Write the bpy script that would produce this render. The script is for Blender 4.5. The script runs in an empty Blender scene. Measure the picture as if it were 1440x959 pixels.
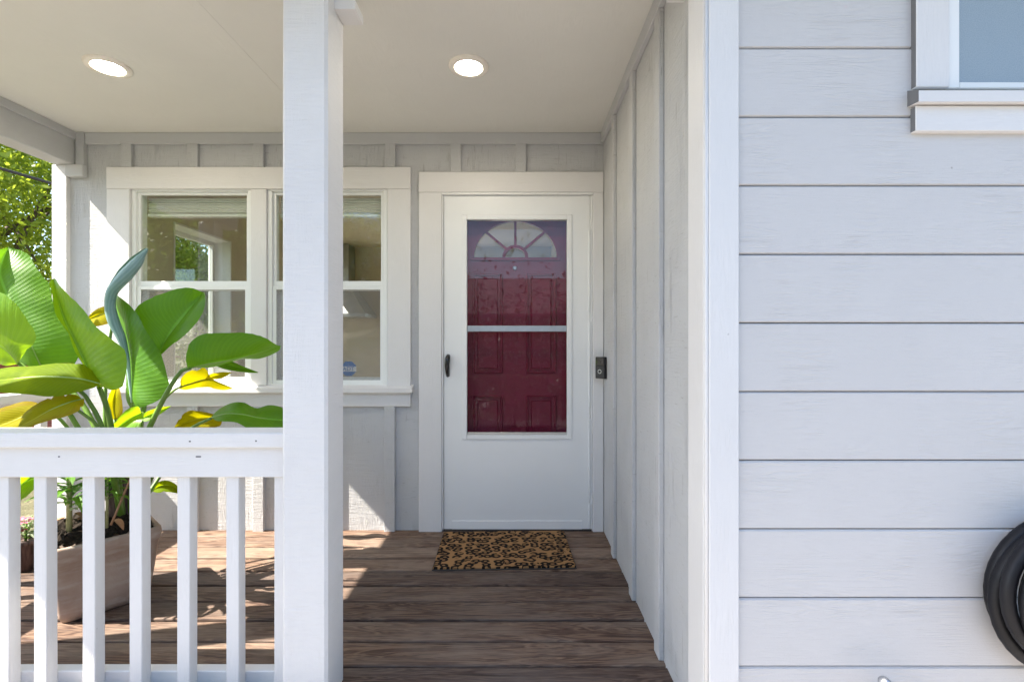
import bpy, bmesh, math, random
import numpy as np
from mathutils import Vector, Matrix, noise as mnoise

random.seed(7)
S = bpy.context.scene
COL = S.collection

# ------------------------------------------------------------------ camera, sky, sun, exposure
F = 690.0                      # focal length in photo pixels (1440 wide)
CX, CY, EYE = 726.0, 481.0, 1.148
cam_d = bpy.data.cameras.new('camera')
cam = bpy.data.objects.new('camera', cam_d); COL.objects.link(cam)
cam.location = (0, 0, EYE); cam.rotation_euler = (math.pi/2, 0, 0)
cam_d.sensor_width = 36; cam_d.lens = F/1440*36
cam_d.shift_x = -(CX-720)/1440; cam_d.shift_y = (CY-479.5)/1440
cam_d.clip_start = .05; cam_d.clip_end = 2000
S.camera = cam

SUN = Vector((-6.2, -1.32, 6.8)).normalized()       # towards the sun
W = bpy.data.worlds.new('World'); S.world = W; W.use_nodes = True
nt = W.node_tree
bg = nt.nodes['Background']
sky = nt.nodes.new('ShaderNodeTexSky'); sky.sky_type = 'NISHITA'; sky.sun_disc = False
sky.sun_elevation = math.asin(SUN.z); sky.sun_rotation = math.atan2(SUN.x, SUN.y)
sky.air_density = 1.0; sky.dust_density = 1.0; sky.ozone_density = 1.4
nt.links.new(sky.outputs[0], bg.inputs['Color']); bg.inputs['Strength'].default_value = .10
sd = bpy.data.lights.new('sun', 'SUN'); sd.energy = 5.0; sd.angle = math.radians(.5); sd.color = (1, .92, .80)
sun = bpy.data.objects.new('sun', sd); COL.objects.link(sun)
sun.rotation_euler = SUN.to_track_quat('Z', 'Y').to_euler(); sun.location = (-12, -2, 14)
S.view_settings.view_transform = 'Standard'; S.view_settings.look = 'None'
S.view_settings.exposure = 2.2; S.view_settings.gamma = 1.0
S.cycles.max_bounces = 12; S.cycles.diffuse_bounces = 6; S.cycles.transparent_max_bounces = 16
S.cycles.use_denoising = True

# ------------------------------------------------------------------ helpers
def X(px, d=3.0): return (px-CX)/F*d
def Z(py, d=3.0): return EYE-(py-CY)/F*d
def P(px, py, d): return Vector((X(px, d), d, Z(py, d)))

def tag(o, label=None, cat=None, group=None, kind=None):
    if label: o['label'] = label
    if cat: o['category'] = cat
    if group: o['group'] = group
    if kind: o['kind'] = kind
    return o
def empty(name, loc, label=None, cat=None, group=None, kind=None):
    o = bpy.data.objects.new(name, None); COL.objects.link(o); o.location = loc; o.empty_display_size = .1
    return tag(o, label, cat, group, kind)
def world_loc(o):
    v = Vector(o.location)
    while o.parent: o = o.parent; v += Vector(o.location)
    return v
def link(name, me, parent=None, loc=(0, 0, 0)):
    o = bpy.data.objects.new(name, me); COL.objects.link(o)
    loc = Vector(loc)
    if parent: o.parent = parent; loc = loc-world_loc(parent)
    o.location = loc
    return o
def mk(name, bm, mat, parent=None, smooth=False, uv=False):
    """one mesh object, its origin moved to the middle of its bounds"""
    vs = [v.co for v in bm.verts]
    lo = Vector((min(v.x for v in vs), min(v.y for v in vs), min(v.z for v in vs)))
    hi = Vector((max(v.x for v in vs), max(v.y for v in vs), max(v.z for v in vs)))
    c = (lo+hi)/2
    bmesh.ops.translate(bm, vec=-c, verts=bm.verts)
    me = bpy.data.meshes.new(name); bm.to_mesh(me); bm.free()
    for m in (mat if isinstance(mat, (list, tuple)) else [mat]): me.materials.append(m)
    if smooth: me.polygons.foreach_set('use_smooth', [True]*len(me.polygons))
    return link(name, me, parent, c)
def add_box(bm, x0, x1, y0, y1, z0, z1, bev=.002, seg=1):
    vs = [bm.verts.new((x, y, z)) for z in (z0, z1) for y in (y0, y1) for x in (x0, x1)]
    fs = [bm.faces.new([vs[i] for i in q]) for q in ((0,2,3,1),(4,5,7,6),(0,1,5,4),(2,6,7,3),(0,4,6,2),(1,3,7,5))]
    if bev:
        bmesh.ops.bevel(bm, geom=list({e for f in fs for e in f.edges}), offset=bev, segments=seg, affect='EDGES', profile=.5)
_boxes = {}
def box(name, mat, parent, x0, x1, y0, y1, z0, z1, bev=.002, seg=1):
    """a bevelled box object; boxes of one size and material share their mesh"""
    dims = (round(x1-x0, 4), round(y1-y0, 4), round(z1-z0, 4), bev, mat.name)
    c = Vector(((x0+x1)/2, (y0+y1)/2, (z0+z1)/2))
    if dims not in _boxes:
        bm = bmesh.new(); a, b, h = (x1-x0)/2, (y1-y0)/2, (z1-z0)/2
        add_box(bm, -a, a, -b, b, -h, h, bev, seg)
        me = bpy.data.meshes.new(name); bm.to_mesh(me); bm.free(); me.materials.append(mat)
        _boxes[dims] = me
    return link(name, _boxes[dims], parent, c)
def prism_x(bm, prof, x0, x1):                      # closed profile of (y, z) swept along x
    a = [bm.verts.new((x0, y, z)) for y, z in prof]; b = [bm.verts.new((x1, y, z)) for y, z in prof]
    n = len(prof)
    for i in range(n): bm.faces.new((a[i], a[(i+1) % n], b[(i+1) % n], b[i]))
    bm.faces.new(a[::-1]); bm.faces.new(b); bmesh.ops.recalc_face_normals(bm, faces=bm.faces[:])
def prism_y(bm, prof, y0, y1):                      # closed profile of (x, z) swept along y
    a = [bm.verts.new((x, y0, z)) for x, z in prof]; b = [bm.verts.new((x, y1, z)) for x, z in prof]
    n = len(prof)
    fs = [bm.faces.new((a[i], a[(i+1) % n], b[(i+1) % n], b[i])) for i in range(n)]
    fs += [bm.faces.new(a[::-1]), bm.faces.new(b)]
    bmesh.ops.recalc_face_normals(bm, faces=fs)
def catmull(pts, n):
    pts = [Vector(p) for p in pts]
    if len(pts) == 2: return [pts[0].lerp(pts[1], i/(n-1)) for i in range(n)]
    L = [0]
    for a, b in zip(pts, pts[1:]): L.append(L[-1]+max((b-a).length, 1e-6))
    out = []
    for i in range(n):
        s = L[-1]*i/(n-1); k = 0
        while k < len(pts)-2 and s > L[k+1]: k += 1
        t = min(1, (s-L[k])/(L[k+1]-L[k]))
        p1, p2 = pts[k], pts[k+1]
        p0 = pts[k-1] if k else p1*2-p2
        p3 = pts[k+2] if k+2 < len(pts) else p2*2-p1
        out.append(.5*((2*p1)+(p2-p0)*t+(2*p0-5*p1+4*p2-p3)*t*t+(3*p1-p0-3*p2+p3)*t**3))
    return out
def add_tube(bm, pts, radii, seg=10, n=None, closed=False):
    if n: 
        m = len(radii) if isinstance(radii, (list, tuple)) else 0
        pts = catmull(pts, n)
        if m: radii = [radii[min(int(i/(n-1)*(m-1)), m-2)]*(1-((i/(n-1)*(m-1)) % 1 if i < n-1 else 1))+radii[min(int(i/(n-1)*(m-1)), m-2)+1]*((i/(n-1)*(m-1)) % 1 if i < n-1 else 1) for i in range(n)]
    pts = [Vector(p) for p in pts]; k = len(pts)
    if not isinstance(radii, (list, tuple)): radii = [radii]*k
    up = None; rings = []
    for i, p in enumerate(pts):
        t = (pts[(i+1) % k]-pts[i-1]) if closed else (pts[min(i+1, k-1)]-pts[max(i-1, 0)])
        t.normalize()
        if up is None: up = t.orthogonal().normalized()
        up = (up-t*up.dot(t)).normalized(); w = t.cross(up)
        rings.append([bm.verts.new(p+(up*math.cos(a)+w*math.sin(a))*radii[i]) for a in (2*math.pi*j/seg for j in range(seg))])
    for i in range(k if closed else k-1):
        A, B = rings[i], rings[(i+1) % k]
        for j in range(seg): bm.faces.new((A[j], A[(j+1) % seg], B[(j+1) % seg], B[j]))
    if not closed: bm.faces.new(rings[0][::-1]); bm.faces.new(rings[-1])
def add_lathe(bm, prof, c=(0, 0, 0), seg=32, axis='z', caps=False):
    rings = []
    for r, h in prof:
        ring = []
        for j in range(seg):
            a = 2*math.pi*j/seg; u, v = r*math.cos(a), r*math.sin(a)
            co = {'z': (u, v, h), 'y': (u, h, v), 'x': (h, u, v)}[axis]
            ring.append(bm.verts.new(Vector(co)+Vector(c)))
        rings.append(ring)
    for A, B in zip(rings, rings[1:]):
        for j in range(seg): bm.faces.new((A[j], A[(j+1) % seg], B[(j+1) % seg], B[j]))
    if caps: bm.faces.new(rings[0][::-1]); bm.faces.new(rings[-1])
    bmesh.ops.recalc_face_normals(bm, faces=bm.faces[:])

# ------------------------------------------------------------------ materials
class N:
    def __init__(s, name):
        s.m = bpy.data.materials.new(name); s.m.use_nodes = True; s.t = s.m.node_tree
        s.b = s.t.nodes['Principled BSDF']; s.out = s.t.nodes['Material Output']
    def n(s, kind, **kw):
        o = s.t.nodes.new('ShaderNode'+kind)
        for k, v in kw.items():
            if k in o.inputs.keys() or k.startswith('i_'): s.set(o, k[2:] if k.startswith('i_') else k, v)
            else: setattr(o, k, v)
        return o
    def set(s, o, k, v):
        i = o.inputs[int(k)] if k.isdigit() else o.inputs[k]
        if hasattr(v, 'is_linked') and hasattr(v, 'node'): s.t.links.new(v, i)
        else: i.default_value = v
    def math(s, op, a, b=0.0, c=None):
        o = s.t.nodes.new('ShaderNodeMath'); o.operation = op
        s.set(o, '0', a); s.set(o, '1', b)
        if c is not None: s.set(o, '2', c)
        return o.outputs[0]
    def ramp(s, f, stops):
        o = s.t.nodes.new('ShaderNodeValToRGB'); e = o.color_ramp.elements
        while len(e) < len(stops): e.new(.5)
        for q, (p, c) in zip(e, stops): q.position = p; q.color = (c, c, c, 1) if isinstance(c, (int, float)) else (*c, 1)
        s.t.links.new(f, o.inputs[0]); return o.outputs[0]
    def mix(s, f, a, b, mode='MIX'):
        o = s.t.nodes.new('ShaderNodeMix'); o.data_type = 'RGBA'; o.blend_type = mode
        for k, v in ((0, f), (6, a), (7, b)):
            if hasattr(v, 'node'): s.t.links.new(v, o.inputs[k])
            else: o.inputs[k].default_value = (*v, 1) if isinstance(v, tuple) and len(v) == 3 else v
        return o.outputs[2]
    def coords(s, jitter=True):
        tc = s.t.nodes.new('ShaderNodeTexCoord').outputs['Object']
        if not jitter: return tc
        r = s.t.nodes.new('ShaderNodeObjectInfo').outputs['Random']
        v = s.t.nodes.new('ShaderNodeVectorMath'); v.operation = 'SCALE'
        v.inputs[0].default_value = (37, 53, 71); s.t.links.new(r, v.inputs['Scale'])
        a = s.t.nodes.new('ShaderNodeVectorMath'); a.operation = 'ADD'
        s.t.links.new(tc, a.inputs[0]); s.t.links.new(v.outputs[0], a.inputs[1]); return a.outputs[0]
    def scale(s, vec, sc):
        v = s.t.nodes.new('ShaderNodeVectorMath'); v.operation = 'MULTIPLY'
        s.t.links.new(vec, v.inputs[0]); v.inputs[1].default_value = sc; return v.outputs[0]
    def noise(s, vec, sc, detail=4, rough=.55, dist=0.0):
        o = s.t.nodes.new('ShaderNodeTexNoise'); s.t.links.new(vec, o.inputs['Vector'])
        o.inputs['Scale'].default_value = sc; o.inputs['Detail'].default_value = detail
        o.inputs['Roughness'].default_value = rough; o.inputs['Distortion'].default_value = dist; return o.outputs[0]
    def vor(s, vec, sc, feature='F1', rand=1.0, out='Distance', dim='3D'):
        o = s.t.nodes.new('ShaderNodeTexVoronoi'); o.feature = feature; o.voronoi_dimensions = dim; s.t.links.new(vec, o.inputs['Vector'])
        o.inputs['Scale'].default_value = sc; o.inputs['Randomness'].default_value = rand; return o.outputs[out]
    def bump(s, h, strength, dist, prev=None):
        o = s.t.nodes.new('ShaderNodeBump'); s.t.links.new(h, o.inputs['Height'])
        o.inputs['Strength'].default_value = strength; o.inputs['Distance'].default_value = dist
        if prev is not None: s.t.links.new(prev, o.inputs['Normal'])
        return o.outputs[0]
    def go(s, color=None, rough=.5, normal=None, spec=.5, metal=0.0, **kw):
        b = s.b
        if color is not None: s.set(b, 'Base Color', (*color, 1) if isinstance(color, tuple) and len(color) == 3 else color)
        s.set(b, 'Roughness', rough); s.set(b, 'Specular IOR Level', spec); s.set(b, 'Metallic', metal)
        if normal is not None: s.set(b, 'Normal', normal)
        for k, v in kw.items(): s.set(b, k.replace('_', ' '), v)
        return s.m

AX = {'x': (1, 12, 12), 'y': (12, 1, 12), 'z': (12, 12, 1)}
def paint(name, col, axis='x', rough=.55, grain=.5, saw=.0, spots=.4, dist=.0012, var=.05, checks=0.0):
    """painted timber: grain relief along one axis, saw marks across it, faint soiling and a few specks"""
    n = N(name); v = n.coords()
    g = n.scale(v, AX[axis])
    a = n.noise(g, 2.2, 3, .5, .6)
    ring = n.math('SINE', n.math('MULTIPLY', a, 75.0))
    fine = n.noise(n.scale(v, tuple(c*(.7 if c == 1 else 1) for c in AX[axis])), 22, 4, .65)
    patch = n.ramp(n.noise(v, 5.5, 2), [(.42, 0), (.62, 1)])
    h = n.math('ADD', n.math('MULTIPLY', n.math('MULTIPLY', ring, patch), .35*grain), n.math('MULTIPLY', fine, .9*grain))
    if saw:
        cross = n.scale(v, {'x': (60, 4, 4), 'y': (4, 60, 4), 'z': (4, 4, 60)}[axis])
        h = n.math('ADD', h, n.math('MULTIPLY', n.noise(cross, 2.0, 5, .7), saw))
    h = n.math('ADD', h, n.math('MULTIPLY', n.noise(v, 190, 2), .25))
    nor = n.bump(h, .9, dist)
    soil = n.noise(v, 2.3, 5, .6)
    c = n.mix(n.ramp(soil, [(.35, 0), (.7, 1)]), tuple(x*(1-var) for x in col), tuple(min(x*(1+var*.4), .9) for x in col))
    c = n.mix(n.ramp(h, [(.25*grain+.3*saw, .0), (.62*grain+.62*saw+.12, 1)]), tuple(.955*x for x in col), c)
    if checks:                       # open checks and lifted fibres in weathered plywood, some along and some across the grain
        k1 = n.ramp(n.noise(n.scale(v, tuple(c/5 for c in AX[axis])), 26, 3, .6), [(.30, 1), (.35, 0)])
        k2 = n.ramp(n.noise(n.scale(v, {'x': (9, 1, 1), 'y': (1, 9, 1), 'z': (1.2, 1.2, 9)}[axis]), 13, 3, .6), [(.29, 1), (.335, 0)])
        c = n.mix(n.math('MULTIPLY', n.math('MAXIMUM', k1, k2), checks), c, (.20, .19, .18))
    if spots:
        sp = n.ramp(n.vor(v, 9.0), [(.0, 1), (.022, 1), (.035, 0)])
        sp = n.math('MULTIPLY', sp, n.ramp(n.noise(v, 31.0, 1), [(.56, 0), (.6, 1)]))
        c = n.mix(n.math('MULTIPLY', sp, spots), c, (.16, .14, .12))
    return n.go(c, n.ramp(fine, [(0, rough-.08), (1, rough+.12)]), nor, .4)

WHITE = (.72, .709, .706); GRAY = (.525, .53, .54); SIDING = (.585, .574, .574)
M = {}
M['white_x'] = paint('white_paint_along_x', WHITE, 'x', .45, .5, .25, .3, .0012, .03)
M['white_z'] = paint('white_paint_along_z', WHITE, 'z', .45, .5, .25, .3, .0012, .03)
M['white_y'] = paint('white_paint_along_y', WHITE, 'y', .45, .5, .25, .3, .0012, .03)
M['white_saw'] = paint('white_paint_rough_sawn', WHITE, 'z', .55, .4, 1.9, .3, .0020, .04)
M['gray_z'] = paint('grey_paint_rough_plywood', GRAY, 'z', .6, .8, 1.5, .45, .0030, .05, .34)
M['gray_x'] = paint('grey_paint_along_x', GRAY, 'x', .6, .5, .3, .4, .0014, .05)
M['gray_y'] = paint('grey_paint_along_y', GRAY, 'y', .6, .5, .3, .4, .0014, .05)
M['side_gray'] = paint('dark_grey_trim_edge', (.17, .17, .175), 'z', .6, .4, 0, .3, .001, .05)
M['siding'] = paint('siding_paint', SIDING, 'x', .55, .55, .1, .6, .0019, .03)
M['ceil'] = paint('ceiling_paint', (.71, .70, .66), 'y', .6, .25, .0, .3, .0008, .04)

n = N('vinyl'); M['vinyl'] = n.go((.80, .81, .80), .35, n.bump(n.noise(n.coords(), 60, 2), .15, .0006))
n = N('door_enamel'); v = n.coords()
M['enamel'] = n.go(n.mix(n.ramp(n.noise(v, 1.7, 4), [(.3, 0), (.7, 1)]), (.77, .78, .78), (.81, .815, .81)), .3, n.bump(n.noise(v, 45, 3), .12, .0006))
n = N('black_metal'); M['black'] = n.go((.012, .012, .014), .25, n.bump(n.noise(n.coords(), 90, 2), .2, .0004))
n = N('black_plastic'); M['plastic'] = n.go((.018, .018, .02), .45, n.bump(n.noise(n.coords(), 400, 1), .2, .0003))
n = N('gloss_black'); M['gloss'] = n.go(n.mix(n.noise(n.coords(), 50, 1), (.006, .006, .008), (.01, .01, .012)), .08)
n = N('grey_steel'); v = n.coords(); M['steel'] = n.go(n.mix(n.noise(v, 30, 3), (.45, .46, .48), (.58, .59, .6)), n.ramp(n.noise(v, 14, 3), [(0, .25), (1, .5)]), None, .5, 1.0)
n = N('dark_threshold'); M['thresh'] = n.go(n.mix(n.noise(n.coords(), 40, 3), (.02, .018, .018), (.05, .045, .04)), .6)
n = N('red_paint'); v = n.coords()
M['red'] = n.go(n.mix(n.ramp(n.noise(v, 3, 3), [(.3, 0), (.7, 1)]), (.165, .004, .028), (.20, .006, .036)), .35, n.bump(n.noise(n.scale(v, (14, 14, 1)), 12, 3), .3, .0006))

def glass(name, ior, tint=(1, 1, 1), rough=0.0, wav=.0):
    n = N(name); lw = n.n('LayerWeight'); lw.inputs['Blend'].default_value = .5
    fr = n.math('MULTIPLY_ADD', n.math('POWER', lw.outputs['Facing'], 5.0), 1-ior, ior)
    tr = n.n('BsdfTransparent'); tr.inputs['Color'].default_value = (*tint, 1)
    gl = n.n('BsdfGlossy'); gl.inputs['Roughness'].default_value = rough
    if wav:
        b = n.bump(n.noise(n.coords(), 2.5, 1), wav, .004)
        n.t.links.new(b, gl.inputs['Normal'])
    mx = n.n('MixShader'); n.t.links.new(fr, mx.inputs[0]); n.t.links.new(tr.outputs[0], mx.inputs[1]); n.t.links.new(gl.outputs[0], mx.inputs[2])
    n.t.links.new(mx.outputs[0], n.out.inputs['Surface']); return n.m
M['glass'] = glass('window_glass', .07, (.95, .97, .95), 0, .03)
M['storm_glass'] = glass('storm_door_glass', .030, (.93, .94, .95), 0, .05)
n = N('insect_screen'); tr = n.n('BsdfTransparent'); 
dd_ = []
for sx_ in (-.9, .9):        # round wires: light from either side is caught by the wires' flanks
    q_ = n.n('BsdfDiffuse'); q_.inputs['Color'].default_value = (.50, .485, .46, 1)
    cv = n.n('CombineXYZ'); cv.inputs[0].default_value = sx_; cv.inputs[1].default_value = -.43
    n.t.links.new(cv.outputs[0], q_.inputs['Normal']); dd_.append(q_)
df = n.n('MixShader'); n.t.links.new(dd_[0].outputs[0], df.inputs[1]); n.t.links.new(dd_[1].outputs[0], df.inputs[2])
mx = n.n('MixShader')
wv = n.ramp(n.noise(n.coords(), 300, 1), [(.3, .32), (.7, .42)])
n.t.links.new(wv, mx.inputs[0]); n.t.links.new(tr.outputs[0], mx.inputs[1]); n.t.links.new(df.outputs[0], mx.inputs[2]); n.t.links.new(mx.outputs[0], n.out.inputs['Surface']); M['screen'] = n.m
n = N('frosted_glass'); v = n.coords()
M['frost'] = n.go(n.mix(n.ramp(n.noise(v, 420, 2), [(.35, 0), (.65, 1)]), (.22, .29, .345), (.29, .36, .42)), .5, n.bump(n.noise(v, 330, 2), .5, .0012), .8)

def deck_wood():
    n = N('weathered_deck_wood'); v = n.coords()
    g = n.scale(v, (1, 11, 11))
    a = n.noise(g, 1.7, 4, .55, .9)
    rings = n.math('MULTIPLY_ADD', n.math('SINE', n.math('MULTIPLY', a, 62.0)), .5, .5)
    fine = n.noise(n.scale(v, (1.2, 40, 40)), 7, 5, .7)
    knot = n.ramp(n.vor(n.scale(v, (1, 2.2, 2.2)), 3.3), [(.0, 1), (.05, .85), (.11, 0)])
    f = n.math('ADD', n.math('MULTIPLY', rings, .3), n.math('MULTIPLY', fine, .7))
    c = n.ramp(f, [(.22, (.036, .021, .018)), (.43, (.108, .067, .050)), (.60, (.178, .119, .085)), (.85, (.31, .23, .165))])
    wear = n.ramp(n.noise(n.scale(v, (1, 3, 3)), 2.6, 5, .65), [(.4, 0), (.68, 1)])
    c = n.mix(n.math('MULTIPLY', wear, .65), c, (.25, .205, .17))
    c = n.mix(n.math('MULTIPLY', knot, .8), c, (.045, .025, .018))
    r = n.t.nodes.new('ShaderNodeObjectInfo').outputs['Random']
    c = n.mix(1.0, c, n.ramp(r, [(0, (.58, .57, .60)), (1, (1.12, 1.06, 1.0))]), 'MULTIPLY')
    crack = n.ramp(n.noise(n.scale(v, (1, 60, 60)), 1.6, 3, .6), [(.33, 0), (.38, 1)])
    c = n.mix(crack, n.mix(.55, c, (.02, .012, .01)), c)
    nor = n.bump(n.math('ADD', n.math('ADD', n.math('MULTIPLY', rings, .3), fine), n.math('MULTIPLY', crack, .8)), .8, .0016)
    return n.go(c, n.ramp(fine, [(0, .5), (1, .8)]), nor, .22)
M['deck'] = deck_wood()

def leopard():
    n = N('leopard_coir'); v = n.coords(False)
    w = n.t.nodes.new('ShaderNodeTexNoise'); w.inputs['Scale'].default_value = 14; w.inputs['Detail'].default_value = 2
    n.t.links.new(v, w.inputs['Vector'])
    wa = n.t.nodes.new('ShaderNodeVectorMath'); wa.operation = 'MULTIPLY_ADD'
    n.t.links.new(w.outputs['Color'], wa.inputs[0]); wa.inputs[1].default_value = (.022, .022, 0); n.t.links.new(v, wa.inputs[2])
    p = n.scale(wa.outputs[0], (1, 1.25, 0))
    d = n.vor(p, 19.5, 'F1', .75, dim='2D')
    ring = n.math('MULTIPLY', n.ramp(d, [(.16, 0), (.20, 1)]), n.ramp(d, [(.46, 1), (.50, 0)]))
    gap = n.ramp(n.noise(p, 26, 1), [(.36, 0), (.40, 1)])
    black = n.math('MULTIPLY', ring, gap)
    base = n.mix(n.ramp(d, [(.17, 1), (.3, 0)]), (.28, .152, .066), (.16, .085, .038))
    fib = n.noise(v, 260, 3, .7)
    base = n.mix(n.math('MULTIPLY', fib, .8), base, (.38, .22, .10))
    c = n.mix(black, base, (.012, .010, .009))
    return n.go(c, .95, n.bump(fib, 1.0, .004), .1)
M['mat'] = leopard()

def terracotta():
    n = N('weathered_clay'); v = n.coords()
    a = n.noise(v, 5, 5, .6); st = n.noise(n.scale(v, (3, 3, 14)), 2.2, 4)
    c = n.ramp(a, [(.3, (.30, .205, .16)), (.55, (.40, .305, .25)), (.8, (.49, .42, .37))])
    c = n.mix(n.ramp(st, [(.5, 0), (.72, .7)]), c, (.51, .45, .40))
    return n.go(c, .8, n.bump(n.noise(v, 55, 5, .7), .6, .002), .2)
M['clay'] = terracotta()
n = N('dark_soil'); v = n.coords(); M['soil'] = n.go(n.ramp(n.noise(v, 45, 4, .7), [(.3, (.010, .008, .006)), (.7, (.045, .034, .026)), (.85, (.11, .085, .065))]), .95, n.bump(n.noise(v, 60, 4, .8), 1, .01), .1)

def leafmat(name, dark, light, trans, rough=.38, tw=.42, tip=None, vein=46.0, spec=.4):
    """banana-like blade: paired side veins from the midrib, gloss, light shining through"""
    n = N(name)
    uv = n.t.nodes.new('ShaderNodeUVMap').outputs[0]
    sx = n.t.nodes.new('ShaderNodeSeparateXYZ'); n.t.links.new(uv, sx.inputs[0])
    au = n.math('ABSOLUTE', sx.outputs[0])
    v = n.coords()
    ph = n.math('SUBTRACT', n.math('MULTIPLY', sx.outputs[1], vein), n.math('MULTIPLY', au, 5.0))
    ph = n.math('ADD', ph, n.math('MULTIPLY', n.noise(v, 6, 1), 1.1))
    w1 = n.math('MULTIPLY_ADD', n.math('SINE', n.math('MULTIPLY', ph, 7.6)), .5, .5)
    w1 = n.math('POWER', w1, n.math('MULTIPLY_ADD', n.noise(v, 10, 2), 2.0, .6))
    w2 = n.math('MULTIPLY_ADD', n.math('SINE', n.math('MULTIPLY', ph, 23.0)), .5, .5)
    f = n.math('ADD', n.math('ADD', n.math('MULTIPLY', w1, .20), n.math('MULTIPLY', w2, .12)), n.math('MULTIPLY', n.noise(v, 7, 5), .72))
    c = n.mix(n.ramp(f, [(.2, 0), (.8, 1)]), dark, light)
    c = n.mix(n.ramp(au, [(.0, 1), (.035, .8), (.06, 0)]), c, tuple(min(1, x*1.6+.03) for x in light))
    if tip: c = n.mix(n.ramp(n.math('ADD', au, n.math('MULTIPLY', n.noise(v, 8, 4), .5)), [(.98, 0), (1.32, 1)]), c, tip)
    bl = n.ramp(n.noise(v, 5.0, 5, .65), [(.52, 0), (.78, .55)])
    c = n.mix(bl, c, tuple(min(1, a_*.5+b_*.5) for a_, b_ in zip(light, trans)))
    c = n.mix(n.ramp(n.math('ADD', au, n.math('MULTIPLY', n.noise(v, 25, 3), .05)), [(1.005, 0), (1.03, .75)]), c, (.16, .10, .03))
    sp = n.math('MULTIPLY', n.ramp(n.vor(v, 13), [(.02, 1), (.04, 0)]), n.ramp(n.noise(v, 22, 1), [(.57, 0), (.6, 1)]))
    c = n.mix(sp, c, (.05, .035, .01))
    nor = n.bump(n.math('ADD', w1, n.math('MULTIPLY', w2, .4)), .6, .0009)
    n.go(c, n.ramp(n.noise(v, 12, 3), [(.2, rough-.08), (.8, rough+.15)]), nor, spec)
    tl = n.n('BsdfTranslucent'); 
    tc = n.mix(1.0, c, tuple(t for t in trans), 'MULTIPLY')
    tl.inputs['Color'].default_value = (*trans, 1); n.t.links.new(n.mix(.65, tc, trans), tl.inputs['Color'])
    mx = n.n('MixShader'); mx.inputs[0].default_value = tw
    n.t.links.new(n.b.outputs[0], mx.inputs[1]); n.t.links.new(tl.outputs[0], mx.inputs[2]); n.t.links.new(mx.outputs[0], n.out.inputs['Surface'])
    return n.m
M['leaf'] = leafmat('leaf_green', (.045, .15, .008), (.092, .25, .012), (.26, .56, .01))
M['leaf_light'] = leafmat('leaf_light_green', (.09, .24, .012), (.18, .37, .018), (.55, .80, .01))
M['leaf_yellow'] = leafmat('leaf_yellowing', (.17, .16, .003), (.30, .27, .004), (.72, .64, .004), .6, tip=(.23, .17, .01), spec=.06)
M['leaf_olive'] = leafmat('leaf_olive', (.075, .14, .003), (.15, .22, .004), (.58, .70, .003), .6, spec=.06)
M['leaf_blue'] = leafmat('leaf_waxy_underside', (.10, .22, .20), (.34, .47, .48), (.2, .4, .2), .3, .15, vein=60)
M['leaf_small'] = leafmat('leaf_small_green', (.05, .16, .02), (.12, .30, .03), (.3, .55, .04), vein=10)
M['leaf_stripe'] = leafmat('leaf_striped', (.05, .13, .03), (.55, .58, .42), (.3, .5, .1), vein=160)
n = N('green_petiole'); v = n.coords(); M['petiole'] = n.go(n.mix(n.noise(n.scale(v, (20, 20, 2)), 4, 3), (.07, .17, .02), (.16, .27, .04)), .4, n.bump(n.noise(n.scale(v, (60, 60, 3)), 4, 3), .4, .001))
n = N('pale_midrib'); M['rib'] = n.go(n.mix(n.noise(n.coords(), 30, 3), (.17, .28, .05), (.32, .42, .12)), .45)
n = N('purple_stalk'); v = n.coords(); M['stalk'] = n.go(n.mix(n.ramp(n.noise(n.scale(v, (20, 20, 2)), 4, 3), [(.35, 0), (.65, 1)]), (.06, .035, .035), (.17, .11, .10)), .6, n.bump(n.noise(n.scale(v, (60, 60, 3)), 4, 3), .7, .002))
n = N('pale_stem'); v = n.coords(); M['stem'] = n.go(n.mix(n.noise(n.scale(v, (5, 5, 40)), 3, 3), (.22, .24, .08), (.42, .40, .22)), .6)
n = N('dry_leaf'); M['dry'] = n.go(n.mix(n.noise(n.coords(), 30, 3), (.20, .09, .04), (.40, .22, .12)), .8)
n = N('bamboo_stick'); M['stick'] = n.go(n.mix(n.noise(n.coords(), 60, 3), (.25, .13, .07), (.38, .22, .13)), .6)
n = N('pink_petal'); M['pink'] = n.go(n.mix(n.noise(n.coords(), 40, 2), (.55, .04, .08), (.75, .25, .35)), .5)
n = N('cream_petal'); M['cream'] = n.go(n.mix(n.noise(n.coords(), 40, 2), (.7, .7, .45), (.8, .8, .65)), .5)
n = N('black_rubber'); v = n.coords(); M['rubber'] = n.go(n.mix(n.ramp(n.noise(v, 9, 4), [(.35, 0), (.7, 1)]), (.006, .006, .008), (.014, .013, .015)), n.ramp(n.noise(v, 25, 3), [(.2, .38), (.8, .6)]), n.bump(n.noise(v, 120, 3), .3, .0008), .3)
n = N('black_cable'); M['cable'] = n.go(n.mix(n.noise(n.coords(), 10, 2), (.012, .012, .012), (.03, .03, .03)), .7)
n = N('lamp_lens'); n.go((.9, .9, .88), .4); n.b.inputs['Emission Color'].default_value = (1, .90, .72, 1); n.b.inputs['Emission Strength'].default_value = 34; M['lens'] = n.m
n = N('lamp_trim'); M['ltrim'] = n.go((.85, .80, .72), .45, n.bump(n.noise(n.coords(), 80, 2), .1, .0004))
n = N('sticker_blue'); M['blue'] = n.go(n.mix(n.noise(n.coords(), 80, 2), (.01, .12, .40), (.015, .15, .45)), .3)
n = N('sticker_white'); M['swhite'] = n.go(n.mix(n.noise(n.coords(), 80, 2), (.66, .68, .72), (.74, .75, .78)), .3)

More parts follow.
